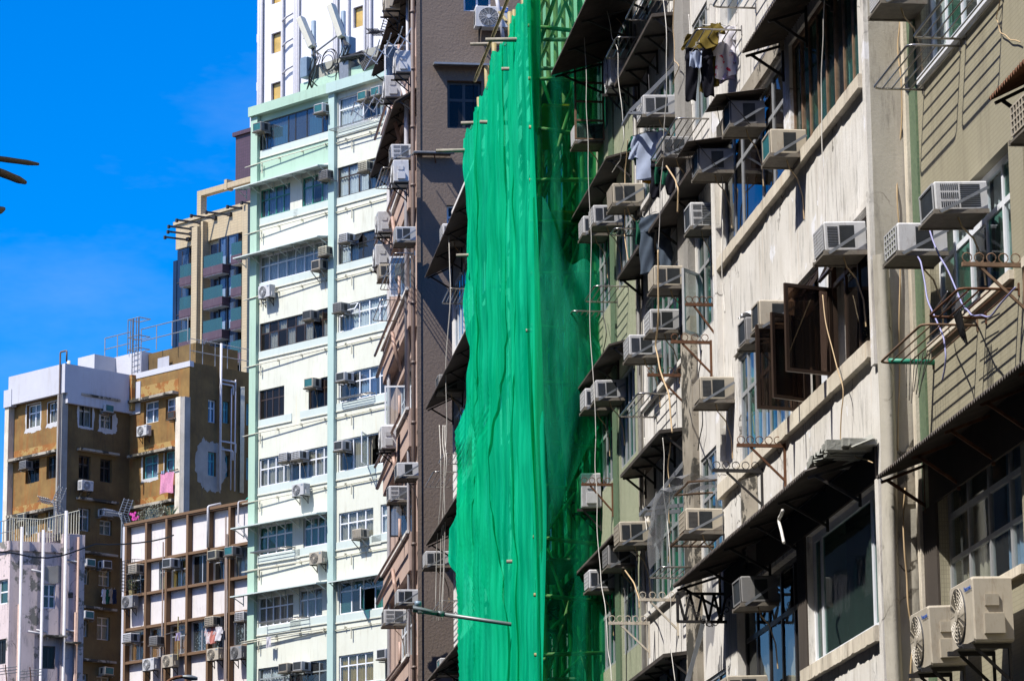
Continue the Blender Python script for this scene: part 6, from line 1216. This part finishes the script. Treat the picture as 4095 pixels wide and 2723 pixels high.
fe = B.right(-35.06)
part(fe, 'mould_band', 'mouldy_wall', lambda m: m.grid(lambda a, b: (.02 + .39 * a, -.006 - .012 * math.sin(a * 3) , 7.72 + .62 * b + .08 * math.sin(a * 9) * b), 12, 6))
u, z = C.f.px(2790, 2700, .3)
for q in range(3):
    e = empty('steel_angle', C.f.at(u + .12 * q, z, .3), 'grey steel angle leaning out at the bottom edge, ' + ('left', 'middle', 'right')[q] + ' of three', 'steel angle', 'leaning steel angles'); m = MB(); m.bar((0, -.25, -.35), (0, .05, .55 + .1 * q), .045, .02); m.build('flange', 'galv', e); m = MB(); m.bar((.02, -.24, -.35), (.02, .06, .55 + .1 * q), .012, .05); m.build('web', 'galv', e)
e = empty('chain', C.f.at(*C.f.px(2840, 2370, .35), .35), 'short black chain hanging in a loop below the awning truss', 'chain')
for q in range(16):
    t = q / 15; x = -.35 + .7 * t; zc = -.35 * (1 - (2 * t - 1) ** 2); m = MB(); m.ring((0, x * .8, zc - .05), .03, .007, 'x' if q % 2 else 'y', 8); m.build('link', 'dark_steel', e)

# ================================================================== antennas, plants and other small things
f = Mt.f
def mast(x, yb, yt, w=-1.0):
    u, z0 = f.px(x, yb, w); z1 = f.px(x, yt, w)[1]; return u, z0, z1
for x, yb, yt, px0, py0, px1, py1, nm in ((1254, 300, 86, 1202, 76, 1240, 190, 'left cream panel antenna leaning on a blue grey pole on the mint roof'), (1373, 258, 47, 1324, 24, 1358, 150, 'right cream panel antenna leaning on a blue grey pole on the mint roof')):
    u, z0, z1 = mast(x, yb, yt); z0 -= .7; e = empty('panel_antenna', f.at(u, z0, -1.0), nm, 'antenna', 'panel antennas on the mint roof')
    m = MB(); m.tube([(0, 0, 0), (0, 0, z1 - z0)], .10, 10); m.build('mast', 'blue_grey', e, True)
    ua, za = f.px(px0, py0, -.5); ub, zb = f.px(px1, py1, -.5); a = Vector((ua - u, -.5, za - z0)); b = Vector((ub - u, -.35, zb - z0))
    d = (a - b); m = MB(Matrix.Translation(b) @ d.to_track_quat('Z', 'Y').to_matrix().to_4x4()); m.cbox(-.2, .2, -.13, .13, 0, d.length * 1.02, .05); m.build('panel', 'antenna_panel', e)
    m = MB(); m.bar((0, 0, z1 - z0 - .35), tuple(a + Vector((.1, .1, -.9))), .05); m.bar((0, 0, zb - z0 + .1), tuple(b + Vector((.1, .1, .2))), .05); m.build('arm', 'galv', e)
    r = random.Random(x)
    for q in range(6): m = MB(); P = [b + Vector((r.uniform(-.1, .15), 0, 0)), b + Vector((.15 + .1 * q, -.1, -.5)), Vector((r.uniform(-.3, .2), -.15, zb - z0 - .9 - .1 * q)), Vector((r.uniform(-.5, .5), -.1, .05))]; m.tube([P[0].lerp(P[1], t / 4) for t in range(4)] + [P[1].lerp(P[2], t / 4) for t in range(4)] + [P[2], P[3]], .022, 5); m.build('feeder_cable', 'cable_black', e, True)
    m = MB(); m.cbox(.08, .62, -.25, .15, zb - z0 - .75, zb - z0 + .05, .03) if x > 1300 else m.cbox(-.55, -.12, -.3, .1, .6, 1.5, .03); m.build('radio_unit', 'blue_grey', e)
    if x > 1300: m = MB(); m.cbox(.0, .58, -.25, .2, zb - z0 - 1.9, zb - z0 - 1.0, .03); m.build('radio_unit', 'galv', e)
u, z0, z1 = mast(1254, 225, 220); u2 = f.px(1366, 190, -1)[0]; e = empty('mast_brace', f.at(u, z0, -1.0), 'thin grey brace between the two antenna poles', 'brace'); m = MB(); m.tube([(0, -.12, 0), (u2 - u, -.12, .55)], .04, 6); m.build('rod', 'galv', e)
u, z = f.px(1420, 250, -.9); e = empty('cable_bundle', f.at(u, z, -.9), 'thick bundle of black cables spilling over the mint roof edge', 'cables')
for q in range(9): m = MB(); m.tube([(-1.6 + .1 * q, .3, .1 + .06 * math.sin(q)), (-.6, .1 - .05 * q, .18 + .04 * (q % 3)), (.35 + .06 * q, -.1 - .03 * q, .10 + .05 * (q % 4)), (.75 + .08 * q, -.2, -.55 + .05 * q), (1.3 + .1 * q, -.15, -.35), (2.6, .1, .05)], .05, 5); m.build('cable', 'cable_black', e, True)
u, z = f.px(1335, 272, -.9); e = empty('cable_coil', f.at(u - .4, z + .3, -.9), 'tangled coil of black cable beside the left antenna', 'cables')
for q in range(4): m = MB(); m.ring((.1 * q, -.05 * q, .1 * math.sin(q)), .35 + .05 * q, .02, 'y', 18); m.build('loop', 'cable_black', e)
def yagi(F, u, z, w, L_, n, nm, rz=0, mat='galv', dark='cable_black'):
    e = empty('tv_antenna', F.at(u, z, w) @ Matrix.Rotation(R_(rz), 4, 'Z'), nm, 'antenna', 'rooftop television antennas'); m = MB(); m.tube([(0, 0, -2.0), (0, 0, .1)], .03, 5); m.build('mast', 'galv', e)
    m = MB(); m.tube([(-L_, 0, .2), (0, 0, 0)], .03, 5); m.build('boom', mat, e)
    for i in range(n): m = MB(); x = -L_ + L_ * i / n * .85; z_ = .2 * (-x / L_); m.tube([(x, -.22, z_ - .12), (x, .22, z_ + .12)], .02, 4); m.tube([(x, -.22, z_ + .12), (x, .22, z_ - .12)], .02, 4); m.build('element', mat, e)
    for s in (-1, 1):
        m = MB()
        for q in range(6): m.tube([(.1 + .05 * q, -.32, s * (.06 + .11 * q)), (.1 + .05 * q, .32, s * (.06 + .11 * q))], .018, 4)
        m.tube([(.1, 0, 0), (.4, 0, s * .66)], .02, 4); m.tube([(.1, -.3, 0), (.4, -.3, s * .66)], .02, 4); m.tube([(.1, .3, 0), (.4, .3, s * .66)], .02, 4); m.build('reflector', mat, e)
    return e
u, z = K.f.px(218, 2010, -3); yagi(K.f, u, z, -3, .7, 6, 'lattice antenna above the pink house roof', 20)
u, z = G.f.px(487, 2056, -.5); yagi(G.f, u, z, -.5, .95, 8, 'lattice antenna at the left roof corner of the brown grid block', 10)
u, z = f4.px(790, 1400, -2); yagi(f4, u, z, -2, -.9, 8, 'lattice antenna on the ochre roof before the beige tower', 0)
u, z = Wt.f.px(1537, 130, 3); yagi(Mt.f, Mt.f.px(1537, 130, -3)[0], Mt.f.px(1537, 130, -3)[1], -3, .9, 8, 'thin antenna behind the mint roof against the white tower', 0, 'dark_steel')
for x, y, nm in ((30, 2690, 'small antenna at the bottom left corner on the pink house'), (128, 2700, 'rusty little antenna at the bottom edge of the pink house')):
    u, z = g.px(x, y, .6); e = empty('tv_antenna', g.at(u, z, .6), nm, 'antenna', 'rooftop television antennas'); m = MB(); m.tube([(0, 0, -.6), (-.1, 0, .35)], .025, 5); m.build('mast', 'rust', e); m = MB(); [m.tube([(-.5, .0, -.1 + .12 * q), (.4, 0, .05 + .12 * q)], .018, 4) for q in range(3)]; m.build('element', 'galv', e)
# plants
def plant(F, u, z, w, h, r, n, nm, mat='leaf', fl=None, spiky=False):
    e = empty('plant', F.at(u, z, w), nm, 'plant', 'potted plants on roofs'); rn = random.Random(nm); m = MB()
    for i in range(n):
        t = rn.uniform(0, 6.28); k = rn.random() ** .5; b = Vector((r * k * math.cos(t), .5 * r * k * math.sin(t), h * rn.uniform(.15, 1) * (1 - .4 * k)))
        d = Vector((rn.uniform(-1, 1), rn.uniform(-1, 1), rn.uniform(-.3, 1))).normalized(); s = rn.uniform(.05, .11); q = d.cross(Vector((.3, .8, .2))).normalized()
        if spiky: b = Vector((0, 0, 0)); d = Vector((math.cos(t) * .8, .5 * math.sin(t), .9)).normalized(); s = h * rn.uniform(.6, 1); q *= .12
        m.quad(b - q * s * .3, b + d * s * .5 - q * s * .25 + q * 0, b + d * s, b + d * s * .5 + q * s * .4)
    m.build('leaves', mat, e)
    m = MB(); [m.tube([(0, 0, 0), (r * .5 * math.cos(t), .2 * math.sin(t), h * .7)], .012, 4) for t in (0, 1.3, 2.6, 3.9, 5.1)]; m.tube([(0, 0, -.22), (0, 0, 0.02)], [.12, .15], 9); m.build('stem', 'leaf_dry' if mat != 'leaf' else 'bamboo', e)
    if fl:
        for i in range(14): m = MB(); c = Vector((rn.uniform(-r, r) * .8, -.25, rn.uniform(.4, 1) * h)); m.box(c.x - .05, c.x + .05, c.y - .03, c.y + .03, c.z - .05, c.z + .05); m.build('flower', fl, e)
    return e
f = G.f
for x, y, h, r, n, nm, mt, fl, sp in ((555, 2086, .5, .35, 90, 'small green shrub with magenta flowers at the grid block roof edge', 'leaf', 'flower', False), (600, 2078, .95, .75, 380, 'pale dry leafy bush on the brown grid block roof', 'leaf_dry', None, False), (640, 2072, .85, .55, 220, 'second pale bush right of the dry leafy bush', 'leaf_dry', None, False), (682, 2060, .75, .4, 26, 'spiky green plant on the brown grid block roof', 'leaf', None, True), (528, 2362, .75, .4, 120, 'green plants in the wire cage on the brown grid block', 'leaf', None, False)):
    w_ = -.6 if y < 2200 else .2; u, z = f.px(x, y, w_); plant(f, u, z - (.12 if y < 2200 else 0), w_, h, r, n, nm, mt, fl, sp)
u, z = f.px(505, 2366, .3); e = empty('wire_cage', f.at(u, z, .0), 'rounded wire cage around plants at the left of the brown grid block', 'cage')
for q in range(10): m = MB(); m.tube(rounded([(-.05, 0, .15 * q), (-.05, -.6, .15 * q), (.95, -.6, .15 * q), (.95, 0, .15 * q)], .2), .012, 4); m.build('hoop', 'dark_steel', e)
for q in range(8): m = MB(); m.tube([(-.05 + q * .14, -.6, 0), (-.05 + q * .14, -.6, 1.35)], .012, 4); m.build('wire', 'dark_steel', e)
# curved lamp head below the brown grid block
e = empty('street_lamp', Matrix.Translation((3.0, 100, 0)), 'curved red armed street lamp cut by the bottom edge below the grid block', 'street lamp')
def l2(x, y): d = CAM_ROT @ Vector((x - PW / 2, -(y - PH / 2), -F_PX)); k = 100 / d.y; return CAM_LOC + d * k - Vector((3.0, 100, 0))
a, b, c, d = l2(640, 2760), l2(680, 2708), l2(730, 2704), l2(790, 2712); m = MB(); m.tube(rounded([a + Vector((-.3, 0, -6)), a, b, c], .3), .05, 8); m.build('arm', 'rust', e, True)
m = MB(); m.grid(lambda p, q: c + (d - c) * p + Vector((0, .14 * math.cos(q * 6.283), .07 * math.sin(q * 6.283))) * (.5 + .6 * math.sin(p * 2.6 + .2)), 8, 12); m.build('lamp_head', 'lamp_grey', e, True)
# bamboo pole ends poking in at the left edge, much nearer
for (xa, ya), (xb, yb), r_, nm in (((0, 636), (152, 657), .012, 'thin dark bamboo pole end at left edge, upper of three'), ((0, 690), (100, 730), .017, 'thick dark bamboo pole end at left edge, middle of three'), ((-40, 855), (14, 836), .017, 'dark bamboo pole tip at left edge, lowest of three')):
    dist = 15.0
    def q_(x, y, k=1.0): d = CAM_ROT @ Vector((x - PW / 2, -(y - PH / 2), -F_PX)); return CAM_LOC + d * (dist * k / d.y)
    t0, t1 = q_(xb, yb), q_(xa, ya, .97); dr = (t1 - t0).normalized(); e = empty('bamboo_pole', Matrix.Translation(t0), nm, 'bamboo pole', 'bamboo pole ends at the left edge')
    n = 12; m = MB(); m.tube([dr * (1.6 * i / n) for i in range(n + 1)], [r_ * (.55 if i == 0 else 1.0 + .08 * (i % 3 == 0)) for i in range(n + 1)], 10); m.build('cane', 'bamboo_dark', e, True)
    for i in (4, 8): m = MB(); m.tube([dr * (1.6 * i / n - .008), dr * (1.6 * i / n + .008)], r_ * 1.18, 10); m.build('node', 'bamboo_dark', e, True)
# little rods on the dark brown wall
u, z = fg.px(1653, 618); e = empty('steel_rod', fg.at(u, z), 'steel rod bracket across the dark brown wall', 'rod'); m = MB(); m.tube([(-.05, -.1, -.05), (0, -.22, 0), (.98, -.22, 0)], .03, 6); m.build('rod', 'galv', e); m = MB(); m.box(.0, .9, -.20, -.02, -.03, -.01); m.build('plate', 'brown_frame', e); m = MB(); m.bar((.48, -.2, 0), (.55, 0, -.2), .025); m.build('stay', 'rust', e)
pp = [fg.px(x, y) for x, y in ((1975, 0), (1985, 60), (1995, 110), (2004, 190))]; pipe(fg, [(p[0], -.45, p[1]) for p in pp], .05, 'pipe_white', 'conduit', rd=0)

# ================================================================== unseen blocks added across the street: cut sky fill, mirror in the panes
for i, (ya, yb, h, mt) in enumerate(((-70, 17, 33, 'dull_wall'), (18, 52, 33, 'dull_wall'), (53, 92, 35, 'dull_wall'), (93, 128, 54, 'dull_wall'))):
    O = Bld('tenement', ('long unseen block added behind the viewer to cut sky light', 'unseen block opposite the olive tenement, added for shade and reflections', 'unseen block opposite the green net, added for shade and reflections', 'tall unseen block far along the opposite pavement, added for pane reflections')[i], (-10.5, 0, 0), R_(90)); fo = O.f
    for zf in range(1, int(h // 3)):
        for q in range(int((yb - ya) // 5.5)):
            a = ya + 1 + q * 5.5; window(fo, a, a + 3.6, 3 * zf + 1, 3 * zf + 2.5, 3, None, 'grey_frame', 'glass_dark', rec=.1)
    wall(fo, ya, yb, 0, h, mt); rooms(fo, ya + .1, yb - .1, 0, h - .2, 1.0); shell(fo, ya, yb, 0, h, 10, mt)
O = Bld('tenement', 'unseen block added behind the viewer to cut sky light', (-20, -72, 0), R_(180)); fo = O.f  # unseen end block, added to cut sky fill from behind
for zf in range(1, 12):
    for q in range(6): a = -40 + 1 + q * 6.5; window(fo, a, a + 3.6, 3 * zf + 1, 3 * zf + 2.5, 3, None, 'grey_frame', 'glass_dark', rec=.1)
wall(fo, -42, 6, 0, 38, 'dull_wall'); shell(fo, -42, 6, 0, 38, 10, 'dull_wall')

# ================================================================== maker's lettering on three outdoor units
def lettering(words, size, mat):
    c = bpy.data.curves.new('lettering', 'FONT'); c.body = words; c.size = size; c.extrude = .001; c.align_x = 'CENTER'
    o = bpy.data.objects.new('lettering', c); COL.objects.link(o); dg = bpy.context.evaluated_depsgraph_get(); dg.update()
    me = bpy.data.meshes.new_from_object(o.evaluated_get(dg)); bpy.data.objects.remove(o); me.materials.append(MT[mat]); return me
paint('label_blue', (.02, .10, .42), .4); paint('label_white', (.8, .8, .8), .4)
for lab, words, size, mat, plate in (('white outdoor unit with large round fan on the dark brown wall', 'Midea', .07, 'label_white', 'label_blue'), ('round fan outdoor unit facing the mint tenement', 'Carrier', .06, 'label_blue', None),
                              ('beige outdoor unit with fan, right one at the bottom right corner', 'Panasonic', .06, 'label_blue', None), ('beige outdoor unit with fan, left one at the bottom right corner', 'Panasonic', .06, 'label_blue', None)):
    e = next(o for o in bpy.data.objects if o.get('label') == lab); cas = next(c for c in e.children if c.name.startswith('casing'))
    if plate: m = MB(); m.box(.60, .77, -.296, -.291, .40, .52); m.build('label_plate', plate, cas)
    t = bpy.data.objects.new('lettering', lettering(words, size, mat)); COL.objects.link(t); t.parent = cas; t.matrix_local = Matrix.Translation((.665 if plate else .66, -.2985, .445)) @ Matrix.Rotation(R_(90), 4, 'X')
    for q in cas.children:
        if q.name.startswith('badge'): bpy.data.objects.remove(q); break
